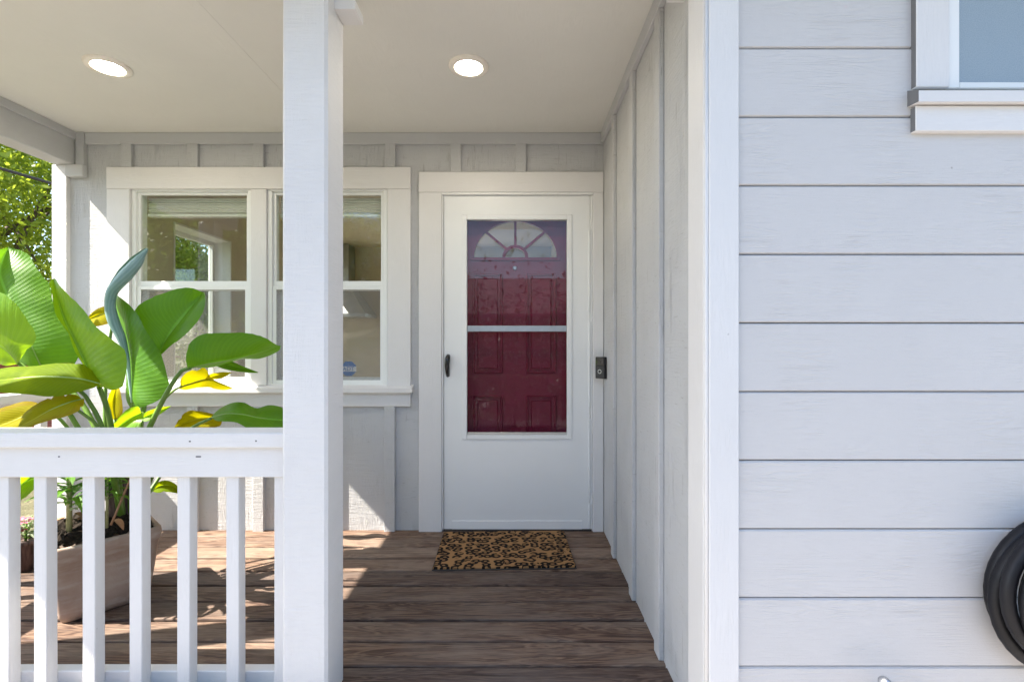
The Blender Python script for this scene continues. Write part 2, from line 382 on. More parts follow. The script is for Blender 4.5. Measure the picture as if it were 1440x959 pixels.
def wallpaint(name, col):
    n = N(name); v = n.coords()
    return n.go(n.mix(n.noise(v, 1.5, 4), tuple(c*.95 for c in col), col), .7, n.bump(n.noise(v, 70, 3), .2, .001), .2)
M['room'] = wallpaint('beige_room_paint', (.60, .54, .42)); M['roomtrim'] = wallpaint('white_room_trim', (.8, .8, .78))
n = N('room_floor'); v = n.coords(); M['roomfloor'] = n.go(n.mix(n.noise(n.scale(v, (1, 12, 1)), 3, 4), (.25, .17, .10), (.36, .25, .16)), .4)
n = N('blind_fabric'); v = n.coords(); M['blind'] = n.go(n.mix(n.noise(v, 60, 2), (.72, .71, .66), (.78, .77, .73)), .8)
n = N('concrete'); v = n.coords(False); M['concrete'] = n.go(n.mix(n.ramp(n.noise(v, 1.2, 6, .65), [(.3, 0), (.75, 1)]), (.23, .215, .21), (.32, .30, .29)), .85, n.bump(n.noise(v, 60, 4), .4, .003), .2)
n = N('asphalt'); v = n.coords(False); M['asphalt'] = n.go(n.mix(n.noise(v, 90, 4), (.035, .035, .036), (.075, .074, .072)), .9)
n = N('lawn'); v = n.coords(False); M['lawn'] = n.go(n.mix(n.ramp(n.noise(v, 3.1, 6, .7), [(.3, 0), (.7, 1)]), (.07, .075, .04), (.17, .155, .10)), .95, n.bump(n.noise(v, 40, 5), 1, .03), .1)
n = N('roof_shingle'); v = n.coords(); M['shingle'] = n.go(n.mix(n.noise(n.scale(v, (2, 9, 9)), 5, 4), (.07, .065, .06), (.16, .15, .14)), .9)
n = N('stucco'); v = n.coords(); M['stucco'] = n.go(n.mix(n.noise(v, 2, 5), (.42, .37, .30), (.5, .45, .38)), .85, n.bump(n.noise(v, 80, 4), .5, .004))
n = N('red_brown_block'); v = n.coords(); M['redwall'] = n.go(n.mix(n.noise(v, 14, 4), (.26, .07, .05), (.40, .14, .10)), .85, n.bump(n.noise(v, 60, 3), .5, .003))
n = N('bark'); v = n.coords(); M['bark'] = n.go(n.mix(n.noise(n.scale(v, (8, 8, 1.5)), 3, 5), (.06, .045, .035), (.17, .13, .10)), .9, n.bump(n.noise(n.scale(v, (10, 10, 1.5)), 4, 5), 1, .02))
def foliage(name, dark, light, trans):
    n = N(name); g = n.t.nodes.new('ShaderNodeNewGeometry').outputs['Random Per Island']
    c = n.mix(n.ramp(n.math('ADD', n.math('MULTIPLY', g, .6), n.math('MULTIPLY', n.noise(n.coords(False), .9, 3), .6)), [(.25, 0), (.85, 1)]), dark, light)
    n.go(c, .45, None, .4)
    tl = n.n('BsdfTranslucent'); n.t.links.new(n.mix(.5, c, trans), tl.inputs['Color'])
    mx = n.n('MixShader'); mx.inputs[0].default_value = .45
    n.t.links.new(n.b.outputs[0], mx.inputs[1]); n.t.links.new(tl.outputs[0], mx.inputs[2]); n.t.links.new(mx.outputs[0], n.out.inputs['Surface']); return n.m
M['fol_bright'] = foliage('foliage_bright', (.09, .16, .012), (.31, .38, .03), (.52, .64, .05))
M['fol_deep'] = foliage('foliage_deep', (.012, .026, .007), (.045, .06, .016), (.06, .09, .02))
M['fol_backlit'] = foliage('foliage_backlit', (.045, .09, .018), (.15, .21, .04), (.30, .42, .07))  # darkness of back-lit crowns put into the leaf colour

# ------------------------------------------------------------------ ground and street
GZ = -.42
def sheet(name, mat, x0, x1, y0, y1, z, thick=None):
    bm = bmesh.new()
    if thick: add_box(bm, x0, x1, y0, y1, z-thick, z, .01)
    else:
        vs = [bm.verts.new(c) for c in ((x0, y0, z), (x1, y0, z), (x1, y1, z), (x0, y1, z))]; bm.faces.new(vs)
    return tag(mk(name, bm, mat), kind='structure')
sheet('ground', M['lawn'], -400, 400, -400, 400, GZ)
sheet('front_path', M['concrete'], -3.6, 4.5, -3.6, 1.25, GZ+.06, .12)
sheet('bounce_slab', M['concrete'], -3.5, 3.5, 7.3, 12.5, GZ+.06, .12)  # unseen pale slab added to bounce daylight through the rear opening
sheet('pavement', M['concrete'], -60, 60, -7.2, -5.4, GZ+.05, .1)
sheet('kerb', M['concrete'], -60, 60, -7.5, -7.22, GZ+.04, .16)
sheet('road', M['asphalt'], -60, 60, -14.5, -7.52, GZ+.01)

# ------------------------------------------------------------------ porch deck: one object per plank
deck = empty('porch_deck', (-1.2, 2.2, 0), 'dark brown weathered timber porch deck of long boards', None, None, 'structure')
y1 = 3.04
edges = [3.038, 2.894, 2.750, 2.612, 2.468, 2.322, 2.177, 2.034, 1.885, 1.741, 1.597, 1.452]
for k, (b, a) in enumerate(zip(edges, edges[1:])):
    p = box('plank', M['deck'], deck, -2.93, .56, a+.0045, a+.1365, -.036, 0, .005, 2)
    p.location.z += random.uniform(-.002, .002); p.location.x += random.uniform(-.01, .01)
for x in (-2.8, -1.6, -.4, .5): box('joist', M['side_gray'], deck, x-.02, x+.02, 1.46, 3.0, -.2, -.04, 0)
box('skirt_board', M['gray_x'], deck, -2.93, .50, 1.424, 1.448, GZ, -.002)
box('skirt_board', M['gray_y'], deck, -2.96, -2.936, 1.45, 3.0, GZ, -.002)

# ------------------------------------------------------------------ back wall of the porch: panels, battens, trim
BW = 3.0
wall = empty('porch_back_wall', (-1.2, 3.05, 0), 'grey board-and-batten wall at the back of the porch holding window and door', 'wall')
wx0, wx1, wz0, wz1 = X(186), X(545.5), Z(542), Z(267)          # window opening
dx0, dx1, dz1 = X(619), X(836), Z(271.5)                       # door opening
for q in ((-2.82, wx0, 0-.03, 2.60), (wx0, wx1, -.03, wz0), (wx0, wx1, wz1, 2.60), (wx1, dx0, -.03, 2.60), (dx0, dx1, dz1, 2.60), (dx1, .545, -.03, 2.60)):
    box('wall_panel', M['gray_z'], wall, q[0]+.0003, q[1]-.0003, BW, BW+.12, q[2], q[3], 0)
bt = .024
def batten(px, z0, z1):
    x = X(px); box('batten', M['gray_z'], wall, x-.032, x+.032, BW-bt, BW-.0005, z0, z1, .002)
frz = Z(204.5)
for px in (181.2, 273.8, 365.6, 458): batten(px, Z(237)+.001, frz-.0005)
for px in (549.6, 641.5, 732.3): batten(px, (Z(237) if px < 580 else Z(244))+.001, frz-.0005)
for px in (181.2, 273.8, 365.6, 458, 549.0): batten(px, -.012, Z(571)-.001)
box('frieze_board', M['gray_x'], wall, -2.62, .5325, BW-.02, BW-.0005, frz, 2.4195, .002)
box('corner_board', M['white_saw'], wall, X(78), X(99), BW-.026, BW+.02, -.03, 2.2215, .003)
box('beam_block', M['gray_y'], wall, -2.725, -2.617, BW-.04, BW-.0005, 2.148, 2.2215, .004)
box('beam_block', M['gray_z'], wall, -2.672, -2.622, BW-.028, BW-.0005, 2.2222, 2.4195, .002)
# door surround belongs to the wall
box('door_casing', M['white_z'], wall, X(590), X(622), BW-.027, BW-.0005, -.004, Z(272.5)-.0006, .003)
box('door_casing', M['white_z'], wall, X(833), X(848)-.001, BW-.027, BW-.0005, -.004, Z(272.5)-.0006, .003)
box('door_casing', M['white_x'], wall, X(590), X(848)-.001, BW-.029, BW-.0005, Z(272.5), Z(244), .003)
box('door_jamb', M['white_z'], wall, dx0+.0006, dx0+.02, BW-.012, BW+.14, -.004, dz1-.0006, .001)
box('door_jamb', M['white_z'], wall, dx1-.02, dx1-.0006, BW-.012, BW+.14, -.004, dz1-.0006, .001)
box('door_jamb', M['white_x'], wall, dx0+.0206, dx1-.0206, BW-.012, BW+.14, dz1-.02, dz1-.0006, .001)
box('threshold', M['thresh'], wall, dx0+.0206, dx1-.0206, BW-.02, BW+.14, -.002, .012, .002)

# ------------------------------------------------------------------ double window in the back wall
win = empty('porch_window', (X(366), BW, wz0), 'wide white double window with rolled-up blinds and insect screens behind the plant', 'window')
yc = BW-.024
box('casing', M['white_z'], win, X(154), X(186), yc, BW-.0006, Z(543), Z(267.5)-.0006, .003)
box('casing', M['white_z'], win, X(546), X(578.5), yc, BW-.0006, Z(543), Z(267.5)-.0006, .003)
box('casing', M['white_x'], win, X(154), X(578.5), yc-.002, BW-.0006, Z(267.5), Z(237), .003)
box('casing', M['white_z'], win, X(355), X(377), yc+.002, BW-.0006, Z(541.5), Z(267.5)-.0006, .003)
bm = bmesh.new(); prism_x(bm, [(BW-.055, Z(551)), (BW-.0006, Z(551)), (BW-.0006, Z(540)), (BW-.004, Z(541)), (BW-.055, Z(544.5))], X(150), X(582))
mk('sill', bm, M['white_x'], win)
box('apron', M['white_x'], win, X(156), X(578.5), yc+.001, BW-.0006, Z(571), Z(551)-.0006, .003)
def ring(bm, x0, x1, z0, z1, y0, y1, l, r, b, t, bev=.0015, off=.0006):
    add_box(bm, x0, x0+l, y0, y1, z0, z1, bev); add_box(bm, x1-r, x1, y0, y1, z0, z1, bev)
    add_box(bm, x0+l, x1-r, y0+off, y1-off, z0, z0+b, bev); add_box(bm, x0+l, x1-r, y0+off, y1-off, z1-t, z1, bev)
for (a, b, g0, g1) in ((186.3, 354.7, 195.4, 345.3), (377.3, 545.2, 387, 535)):
    x0, x1 = X(a), X(b); gx0, gx1 = X(g0), X(g1)
    bm = bmesh.new(); ring(bm, x0, x1, wz0+.0006, wz1-.0006, BW-.006, BW+.09, .024, .024, .012, .012); mk('window_frame', bm, M['vinyl'], win)
    zt0, zt1 = Z(395), Z(273.5)
    up = bmesh.new(); ring(up, x0+.0245, x1-.0245, Z(402), wz1-.0128, BW+.012, BW+.036, gx0-x0-.0245, x1-.0245-gx1, Z(395)-Z(402), wz1-.0128-zt1); s = mk('sash', up, M['vinyl'], win)
    bm = bmesh.new(); add_box(bm, gx0-.004, gx1+.004, BW+.022, BW+.026, zt0-.004, zt1+.004, 0); mk('pane', bm, M['glass'], s)
    lo = bmesh.new(); ring(lo, x0+.0245, x1-.0245, wz0+.0128, Z(396), BW+.042, BW+.066, .034, .034, .035, Z(396)-Z(408)); s = mk('sash', lo, M['vinyl'], win)
    bm = bmesh.new(); add_box(bm, x0+.0545, x1-.0545, BW+.052, BW+.056, wz0+.046, Z(408)+.004, 0); mk('pane', bm, M['glass'], s)
    sc = bmesh.new(); ring(sc, x0+.0245, x1-.0245, wz0+.0125, Z(402)-.0008, BW+.004, BW+.0115, .022, .022, .020, .022, .001); s = mk('screen_frame', sc, M['vinyl'], win)
    bm = bmesh.new(); vs = [bm.verts.new(c) for c in ((x0+.046, BW+.008, wz0+.032), (x1-.046, BW+.008, wz0+.032), (x1-.046, BW+.008, Z(402)-.022), (x0+.046, BW+.008, Z(402)-.022))]; bm.faces.new(vs); mk('insect_screen', bm, M['screen'], s)
    bm = bmesh.new(); zz = Z(272); 
    prof = []
    for k in range(7): prof += [(BW+.10, zz-k*.0145), (BW+.088, zz-k*.0145-.007)]
    prof = prof+[(BW+.13, zz-7*.0145), (BW+.13, zz)]
    prism_x(bm, prof, gx0-.012, gx1+.008)
    add_box(bm, gx0-.012, gx1+.008, BW+.086, BW+.13, zz-.1215, zz-.1025, .002); mk('cellular_blind', bm, M['blind'], win)

# ------------------------------------------------------------------ the room behind
room = empty('room', (-1, 5, 0), 'beige room seen through the porch window', None, None, 'structure')
R0, R1, RB, RZ = -2.62, .50, 7.0, 2.50
box('floor', M['roomfloor'], room, -2.82, .6, BW+.1205, RB+.15, -.10, 0, 0)
box('ceiling', M['room'], room, R0, R1, BW+.1205, RB, RZ, RZ+.05, 0)
iy0, iy1, iz0, iz1 = 3.75, 4.51, .80, 2.07
for q in ((BW+.1205, iy0, 0, RZ), (iy1, 5.6, 0, RZ), (6.8, RB, 0, RZ), (5.6, 6.8, 0, .7), (5.6, 6.8, 2.2, RZ), (iy0, iy1, 0, iz0), (iy0, iy1, iz1, RZ)):  # the opening farther back is added, unseen, to let sun in
    box('room_wall', M['room'], room, -2.82, R0, q[0], q[1], q[2], q[3], 0)
for q in ((R0, -1.7, 0, RZ), (.4, R1, 0, RZ), (-1.7, .4, 2.2, RZ)): box('room_wall', M['room'], room, q[0], q[1], RB, RB+.1, q[2], q[3], 0)  # wide unseen gap left at the rear to brighten the room
box('room_wall', M['room'], room, R1, R1+.1, BW+.1205, RB, 0, RZ, 0)
iw = empty('side_window', (-2.75, 4.13, iz0), 'white framed side window of the room, trees outside, seen through the porch window', 'window')
for q in ((iy0+.0005, iy0+.016, iz0, iz1), (iy1-.016, iy1-.0005, iz0, iz1), (iy0+.0165, iy1-.0165, iz1-.016, iz1-.0005), (iy0+.0165, iy1-.0165, iz0+.0005, iz0+.016)):
    box('reveal', M['roomtrim'], iw, -2.79, R0+.004, q[0], q[1], q[2], q[3], .001)
for q in ((iy0+.0165, iy0+.05, iz0+.0165, iz1-.0165), (iy1-.05, iy1-.0165, iz0+.0165, iz1-.0165), (iy0+.0505, iy1-.0505, iz1-.05, iz1-.0165), (iy0+.0505, iy1-.0505, iz0+.0165, iz0+.05)):
    box('sash', M['vinyl'], iw, -2.80, -2.76, q[0], q[1], q[2], q[3], .001)
box('pane', M['glass'], iw, -2.783, -2.779, iy0+.05, iy1-.05, iz0+.05, iz1-.05, 0)
hood = empty('range_hood', (-2.37, 6.8, 1.5), 'grey kitchen range hood on the far wall behind the porch window', 'hood')
bm = bmesh.new()
hx = X(472, 6.7); lo_ = [(hx-.45, 6.45), (hx+.48, 6.45), (hx+.48, 6.99), (hx-.45, 6.99)]; hi_ = [(hx-.16, 6.7), (hx+.18, 6.7), (hx+.18, 6.99), (hx-.16, 6.99)]
a = [bm.verts.new((*c, Z(441, 6.5))) for c in lo_]; b = [bm.verts.new((*c, Z(400, 6.6))) for c in hi_]
for i in range(4): bm.faces.new((a[i], a[(i+1) % 4], b[(i+1) % 4], b[i]))
bm.faces.new(a[::-1]); bm.faces.new(b); mk('canopy', bm, M['steel'], hood)
box('chimney', M['steel'], hood, hx-.15, hx+.17, 6.72, 6.99, Z(400, 6.6)+.001, 2.49, .002)
box('lip', M['steel'], hood, hx-.45, hx+.48, 6.445, 6.99, Z(441, 6.5)-.045, Z(441, 6.5)-.001, .003)

# security sticker on the lower pane
stk = empty('security_sticker', P(486.5, 519, 3.0), 'small blue octagon security sticker with white band inside lower window corner', 'sticker')
cxs, czs, ys = X(486.5), Z(519), BW-.0005+.0505
bm = bmesh.new(); prism_y(bm, [(cxs+.049*math.cos(math.radians(22.5+45*i)), czs+.049*math.sin(math.radians(22.5+45*i))) for i in range(8)], ys-.001, ys+.0005); mk('octagon', bm, M['blue'], stk)
box('band', M['swhite'], stk, cxs-.047, cxs+.047, ys-.0022, ys-.0012, czs-.018, czs+.014, 0)
tc = bpy.data.curves.new('lettering', 'FONT'); tc.body = 'ADT'; tc.size = .036; tc.align_x = 'CENTER'; tc.align_y = 'CENTER'; tc.extrude = .0003; tc.materials.append(M['blue'])
tmp = bpy.data.objects.new('lettering_curve', tc); lm = bpy.data.meshes.new_from_object(tmp); bpy.data.objects.remove(tmp)
to = bpy.data.objects.new('lettering', lm); COL.objects.link(to); to.parent = stk; to.location = Vector((cxs, ys-.0032, czs-.002))-world_loc(stk); to.rotation_euler = (math.pi/2, 0, 0)

# ------------------------------------------------------------------ red front door
fd = empty('front_door', (0, 3.1, 0), 'dark red panelled front door with fan-shaped glass, closed behind the storm door', 'door')
FY = BW+.095; DS = F/FY
fx0, fx1 = dx0+.021, dx1-.021; fzt = dz1-.021
fcx, fcz, fa, fb = -.006, Z(362.3, FY), .264, .229
bm = bmesh.new()                                       # slab with a half-elliptic hole
K = 28
arc = [(fcx+fa*math.cos(math.pi*i/K), fcz+fb*math.sin(math.pi*i/K)) for i in range(K+1)]
def slab_face(y, flip):
    top = [bm.verts.new((x, y, z)) for x, z in arc]; out = []
    for x, z in arc:
        out.append(bm.verts.new((fx0+(fx1-fx0)*(x-(fcx-fa))/(2*fa), y, fzt)))
    for i in range(K): bm.faces.new((top[i], top[i+1], out[i+1], out[i]))
    c = [bm.verts.new(v) for v in ((fx0, y, .014), (fx1, y, .014), (fx1, y, fcz), (fx0, y, fcz))]; bm.faces.new(c)
    bm.faces.new((top[0], out[0], c[2])); bm.faces.new((top[-1], c[3], out[-1]))
    return top
A = slab_face(FY, 0); B = slab_face(FY+.04, 1)
for i in range(K): bm.faces.new((A[i], A[i+1], B[i+1], B[i]))
bm.faces.new((A[0], A[-1], B[-1], B[0]))
bmesh.ops.remove_doubles(bm, verts=bm.verts, dist=1e-6); bmesh.ops.recalc_face_normals(bm, faces=bm.faces[:])
mk('door_slab', bm, M['red'], fd)
def panel(x0, x1, z0, z1):
    bm = bmesh.new()
    ring(bm, x0, x1, z0, z1, FY-.010, FY-.0006, .014, .014, .014, .014, .004)
    i = .03
    add_box(bm, x0+i, x1-i, FY-.008, FY-.0006, z0+i, z1-i, .006); mk('raised_panel', bm, M['red'], fd)
for z0, z1 in ((.95, Z(385, FY)), (.26, Z(556, FY))):
    panel(-.275, -.085, z0, z1); panel(.062, .252, z0, z1)
bm = bmesh.new()                                       # fan muntins and rim
def arcband(bm, ra, rb, wa, y0, y1):
    for i in range(K):
        t0, t1 = math.pi*i/K, math.pi*(i+1)/K
        q = [(fcx+(ra+s)*math.cos(t), fcz+(rb+s)*math.sin(t)) for t, s in ((t0, 0), (t1, 0), (t1, wa), (t0, wa))]
        prism_y(bm, q, y0, y1)
arcband(bm, fa-.004, fb-.004, .022, FY-.012, FY+.01); arcband(bm, .062, .058, .02, FY-.010, FY+.01)
for t in (45, 90, 135):
    t = math.radians(t); c, s = math.cos(t), math.sin(t); w = .0075
    q = [(fcx+c*.075-s*w, fcz+s*.07+c*w), (fcx+c*.075+s*w, fcz+s*.07-c*w), (fcx+c*(fa-.004)+s*w, fcz+s*(fb-.004)-c*w), (fcx+c*(fa-.004)-s*w, fcz+s*(fb-.004)+c*w)]
    prism_y(bm, q, FY-.009, FY+.01)
add_box(bm, fcx-fa-.018, fcx+fa+.018, FY-.0115, FY+.005, fcz-.02, fcz-.0005, .002)
fr = mk('fanlight_frame', bm, M['red'], fd)
bm = bmesh.new(); vs = [bm.verts.new((x, FY+.02, z)) for x, z in arc]; bm.faces.new(vs); mk('fanlight_pane', bm, M['glass'], fd)
bm = bmesh.new(); add_lathe(bm, [(.0, -.006), (.009, -.006), (.013, 0), (.013, .004)], (X(724, FY), FY-.004, Z(377, FY)), 16, 'y'); mk('peephole', bm, M['steel'], fd)
bm = bmesh.new(); add_lathe(bm, [(.0, -.055), (.02, -.055), (.027, -.04), (.024, -.022), (.011, -.014), (.011, -.006), (.03, -.005), (.03, .0)], (-.37, FY, .95), 20, 'y'); mk('knob', bm, M['steel'], fd)

# ------------------------------------------------------------------ white storm door
sdr = empty('storm_door', (0, BW, 0), 'white storm door with tall glass panel and black handle, closed in front of the red door', 'door')
SY = BW-.014
sx0, sx1, sz0, sz1 = X(625), X(829), Z(743), Z(276.5)
gx0, gx1, gz0, gz1 = X(657), X(797), Z(611), Z(310)
bm = bmesh.new(); ring(bm, sx0, sx1, sz0, sz1, SY, SY+.03, gx0-sx0, sx1-gx1, gz0-sz0, sz1-gz1, 0, 0); mk('door_leaf', bm, M['enamel'], sdr)
bm = bmesh.new(); ring(bm, X(650), X(804), Z(617), Z(303), SY-.007, SY-.0006, gx0-X(650)+.0, X(804)-gx1, gz0-Z(617), Z(303)-gz1, .0025); gf = mk('glass_frame', bm, M['enamel'], sdr)
bm = bmesh.new(); add_box(bm, gx0-.004, gx1+.004, SY+.011, SY+.014, gz0-.004, gz1+.004, 0); mk('pane', bm, M['storm_glass'], gf)
box('meeting_rail', M['steel'], gf, gx0+.0006, gx1-.0006, SY+.002, SY+.0105, Z(466.5), Z(458), .002)
box('bottom_channel', M['steel'], gf, gx0+.0006, gx1-.0006, SY+.003, SY+.0105, gz0+.0006, gz0+.016, .001)
box('sweep', M['enamel'], sdr, X(636), X(818), SY-.004, SY-.0006, Z(743), Z(730.5), .001)
bm = bmesh.new(); add_box(bm, X(829.6), X(832.6), SY-.004, SY+.028, .012, sz1, .001); hb = mk('hinge_rail', bm, M['enamel'], sdr)
for a_, b_ in ((323, 437), (452, 572), (588, 690), (706, 735)): box('hinge_knuckle', M['enamel'], hb, X(827.2), X(829.3), SY-.010, SY-.0005, Z(b_), Z(a_), .001)
box('drip_cap', M['enamel'], sdr, X(622), X(833), SY-.016, SY+.004, Z(275.8), Z(273), .001)
box('side_channel', M['enamel'], sdr, X(622.3), X(624.2), SY-.006, SY+.02, .012, Z(276.2), .0008)
h = empty('handle', (X(630.5), SY, Z(513)), None); h.parent = sdr; h.location = Vector((X(630.5), SY, Z(513)))-world_loc(sdr)
bm = bmesh.new(); add_box(bm, X(628.6), X(632.8), SY-.006, SY-.0006, Z(529), Z(498), .002); mk('handle_plate', bm, M['black'], h)
bm = bmesh.new(); add_tube(bm, [(X(631.2), SY-.004, Z(500.5)), (X(631), SY-.03, Z(503)), (X(630.3), SY-.036, Z(512)), (X(630), SY-.03, Z(522)), (X(630), SY-.004, Z(528.5))], [.012, .0165, .0145, .010, .0085], 12, 18); mk('handle_pull', bm, M['black'], h, True)

# ------------------------------------------------------------------ side wall of the porch
SX = .532
sw = empty('porch_side_wall', (SX, 2.2, 0), 'grey board-and-batten side wall running back from the white corner to the door', 'wall')
box('wall_panel', M['gray_z'], sw, SX, SX+.08, 1.36, BW-.0005, -.03, 2.60, 0)
for y in (1.765, 2.175, 2.598): box('batten', M['gray_z'], sw, SX-.019, SX-.0005, y, y+.064, .002, 2.352, .002)
box('frieze_board', M['gray_y'], sw, SX-.021, SX-.0005, 1.45, BW-.0305, 2.3525, 2.4195, .002)
bm = bmesh.new(); prism_y(bm, [(SX-.0005, 2.226), (SX-.055, 2.226), (SX-.055, 2.255), (SX-.03, 2.35), (SX-.0005, 2.35)], 1.50, 1.56); mk('corner_block', bm, M['white_y'], sw)

# ------------------------------------------------------------------ ceiling, beams, roof
ceil = empty('porch_ceiling', (-1.1, 2.2, 2.42), 'flat painted plywood porch ceiling with two lit downlights', None, None, 'structure')
box('ceiling_panel', M['ceil'], ceil, -2.69, -1.1912, 1.53, BW+.002, 2.42, 2.44, .0008)
box('ceiling_panel', M['ceil'], ceil, -1.1908, .56, 1.53, BW+.002, 2.42, 2.44, .0008)
lb = empty('side_beam', (-2.75, 2.3, 2.21), 'grey boxed porch beam along the open side, meeting the back wall', 'beam')
box('beam_body', M['gray_y'], lb, -2.80, -2.68, 1.325, BW-.0005, 2.222, 2.62, .004)  # out-of-view front end lengthened to keep stray sun off the deck
box('beam_trim', M['gray_y'], lb, -2.6795, -2.667, 1.68, BW-.0205, 2.372, 2.4195, .002)
fbm = empty('front_beam', (-1.1, 1.6, 2.33), 'white front beam of the porch above the square post', 'beam')
box('beam_body', M['white_x'], fbm, -2.6795, SX, 1.535, 1.675, 2.335, 2.4195, .004)
roof = empty('porch_roof', (-1, 3, 2.65), 'grey shingled roof over the porch with its eaves', 'roof')
box('roof_deck', M['shingle'], roof, -2.95, 4.6, .78, 8.2, 2.63, 2.75, .005)
box('fascia', M['white_x'], roof, -2.95, SX+.05, 1.02, 1.045, 2.48, 2.629, .003)
box('soffit', M['white_x'], roof, -2.94, SX+.04, 1.0455, 1.53, 2.60, 2.629, .002)
box('gutter', M['vinyl'], roof, -3.22, SX+.05, .92, 1.019, 2.50, 2.61, .01)
box('eave_sun_block', M['white_x'], roof, -3.47, -2.951, .92, 1.32, 2.42, 2.628, .004)  # unseen block added past the eave to shade the front railing
box('soffit', M['white_x'], roof, SX+.06, 4.6, .79, 1.32, 2.60, 2.629, .002)

# ------------------------------------------------------------------ downlights
def downlight(px, py, label):
    c = Vector((0, (2.42-EYE)*F/(CY-py), 2.42)); c.x = X(px, c.y)
    d = empty('recessed_light', c, label, 'ceiling light', 'recessed lights in the porch ceiling')
    bm = bmesh.new(); add_lathe(bm, [(.0915, 0), (.0915, -.006), (.087, -.0125), (.066, -.0125), (.0625, -.010), (.0625, .0)], c, 48); mk('trim_ring', bm, M['ltrim'], d, True)
    bm = bmesh.new(); add_lathe(bm, [(.0, -.003), (.0622, -.003), (.0622, -.001), (.0, -.001)], c, 40); bmesh.ops.remove_doubles(bm, verts=bm.verts, dist=1e-5); mk('lens', bm, M['lens'], d)
downlight(152, 93, 'round lit ceiling light nearest the side beam, above the plant')
downlight(659, 93, 'round lit ceiling light above the way to the door')

# ------------------------------------------------------------------ square post
post = empty('porch_post', (-.662, 1.605, 0), 'tall square white timber post beside the railing', 'post')
bm = bmesh.new(); add_box(bm, X(396, 1.53), -.590, 1.53, 1.68, -.2, 2.3345, .009); mk('shaft', bm, M['white_saw'], post)
bm = bmesh.new(); prism_y(bm, [(-.5895, 2.226), (-.522, 2.226), (-.522, 2.255), (-.56, 2.334), (-.5895, 2.334)], 1.59, 1.672); mk('bracket', bm, M['white_x'], post)

# ------------------------------------------------------------------ railings
def railing_front():
    r = empty('porch_railing', (-1.75, 1.6, 0), 'white front porch railing of square balusters in front of the plant', 'railing')
    xr = X(396, 1.53)-.0006
    box('top_rail', M['white_x'], r, -2.82, xr, 1.562, 1.672, Z(630, 1.562), Z(609.2, 1.562), .003)
    zs = Z(630, 1.562)-.0006; zb = Z(671, 1.58)
    box('sub_rail', M['white_x'], r, -2.82, xr, 1.58, 1.625, zb, zs, .002)
    w = .041
    for px in (4.5-63, 4.5, 57.3, 125.5, 191.5, 258.5, 327.5, 395):
        x = X(px, 1.595)
        bl = box('baluster', M['white_z'], r, x-w/2+.0, x+w/2, 1.592, 1.633, -.06, zb-.0006, .002)
        bl.rotation_euler.y = random.uniform(-.002, .002)
    for px in (-160,): pass
    box('baluster', M['white_z'], r, -2.02, -2.02+w, 1.592, 1.633, -.06, zb-.0006, .002)
    for k in range(4): box('baluster', M['white_z'], r, -2.18-.158*k, -2.18-.158*k+w, 1.592, 1.633, -.06, zb-.0006, .002)
    for px, py, w2, y in ((83, 642, .006, 1.58), (279, 642, .017, 1.58), (267, 620.5, .006, 1.562), (360, 620, .005, 1.562)):
        box('nail', M['side_gray'], r, X(px, y)-w2/2, X(px, y)+w2/2, y-.0012, y+.004, Z(py, y)-.0025, Z(py, y)+.0025, .0008)
    box('bottom_rail', M['white_x'], r, -2.82, xr, 1.6335, 1.672, -.03, .054, .003)
railing_front()
def railing_side():
    r = empty('porch_railing', (-2.77, 2.3, 0), 'white side porch railing along the open side by the small flower pot', 'railing')
    box('top_rail', M['white_y'], r, -2.83, -2.72, 1.70, BW-.027, .815, .862, .003)
    box('sub_rail', M['white_y'], r, -2.80, -2.755, 1.70, BW-.027, .722, .8144, .002)
    for k in range(8):
        y = 1.76+.155*k
        box('baluster', M['white_z'], r, -2.797, -2.756, y, y+.041, .0555, .7214, .002)
    box('bottom_rail', M['white_y'], r, -2.80, -2.755, 1.70, BW-.027, .001, .055, .003)
railing_side()
cpo = box('corner_post', M['white_saw'], None, -2.84, -2.70, 1.53, 1.67, -.2, 2.2215, .009)
tag(cpo, 'square white porch post at the outer corner where both railings meet', 'post')

# ------------------------------------------------------------------ siding wall
WY = 1.335
sid = empty('siding_wall', (1.5, 1.4, GZ), 'pale grey lap siding wall of wide horizontal boards beside the porch', 'wall')
zb0 = Z(935, 1.33); pitch = (Z(70, 1.33)-Z(935, 1.33))/9
bm0 = None
ox0, oz0 = 1.085, Z(184, 1.335)      # right window blanks out boards behind its trim only visually
for k in range(-3, 13):
    z0 = zb0+k*pitch
    bm = bmesh.new()
    prism_x(bm, [(WY-.012, z0+.0045), (WY-.006, z0+.0012), (WY+.008, z0+.0012), (WY+.008, z0+pitch-.0012), (WY-.007, z0+pitch-.0012), (WY-.012, z0+pitch-.005)], .598, 3.2)
    o = mk('siding_board', bm, M['siding'], sid)
    o.location.y += random.uniform(-.0007, .0007)
box('sheathing', M['side_gray'], sid, .545, 4.5, WY+.009, WY+.02, GZ, 2.62, 0)
box('corner_board', M['white_z'], sid, .5165, .5975, 1.314, WY+.0085, GZ, 2.599, .003)
box('corner_board', M['white_z'], sid, SX-.026, SX-.0005, 1.328, 1.446, GZ, 2.599, .003)
bm = bmesh.new(); add_tube(bm, [(.5115, 1.321, GZ), (.5115, 1.321, 2.599)], .0055, 12); mk('corner_bead', bm, M['white_z'], sid, True)

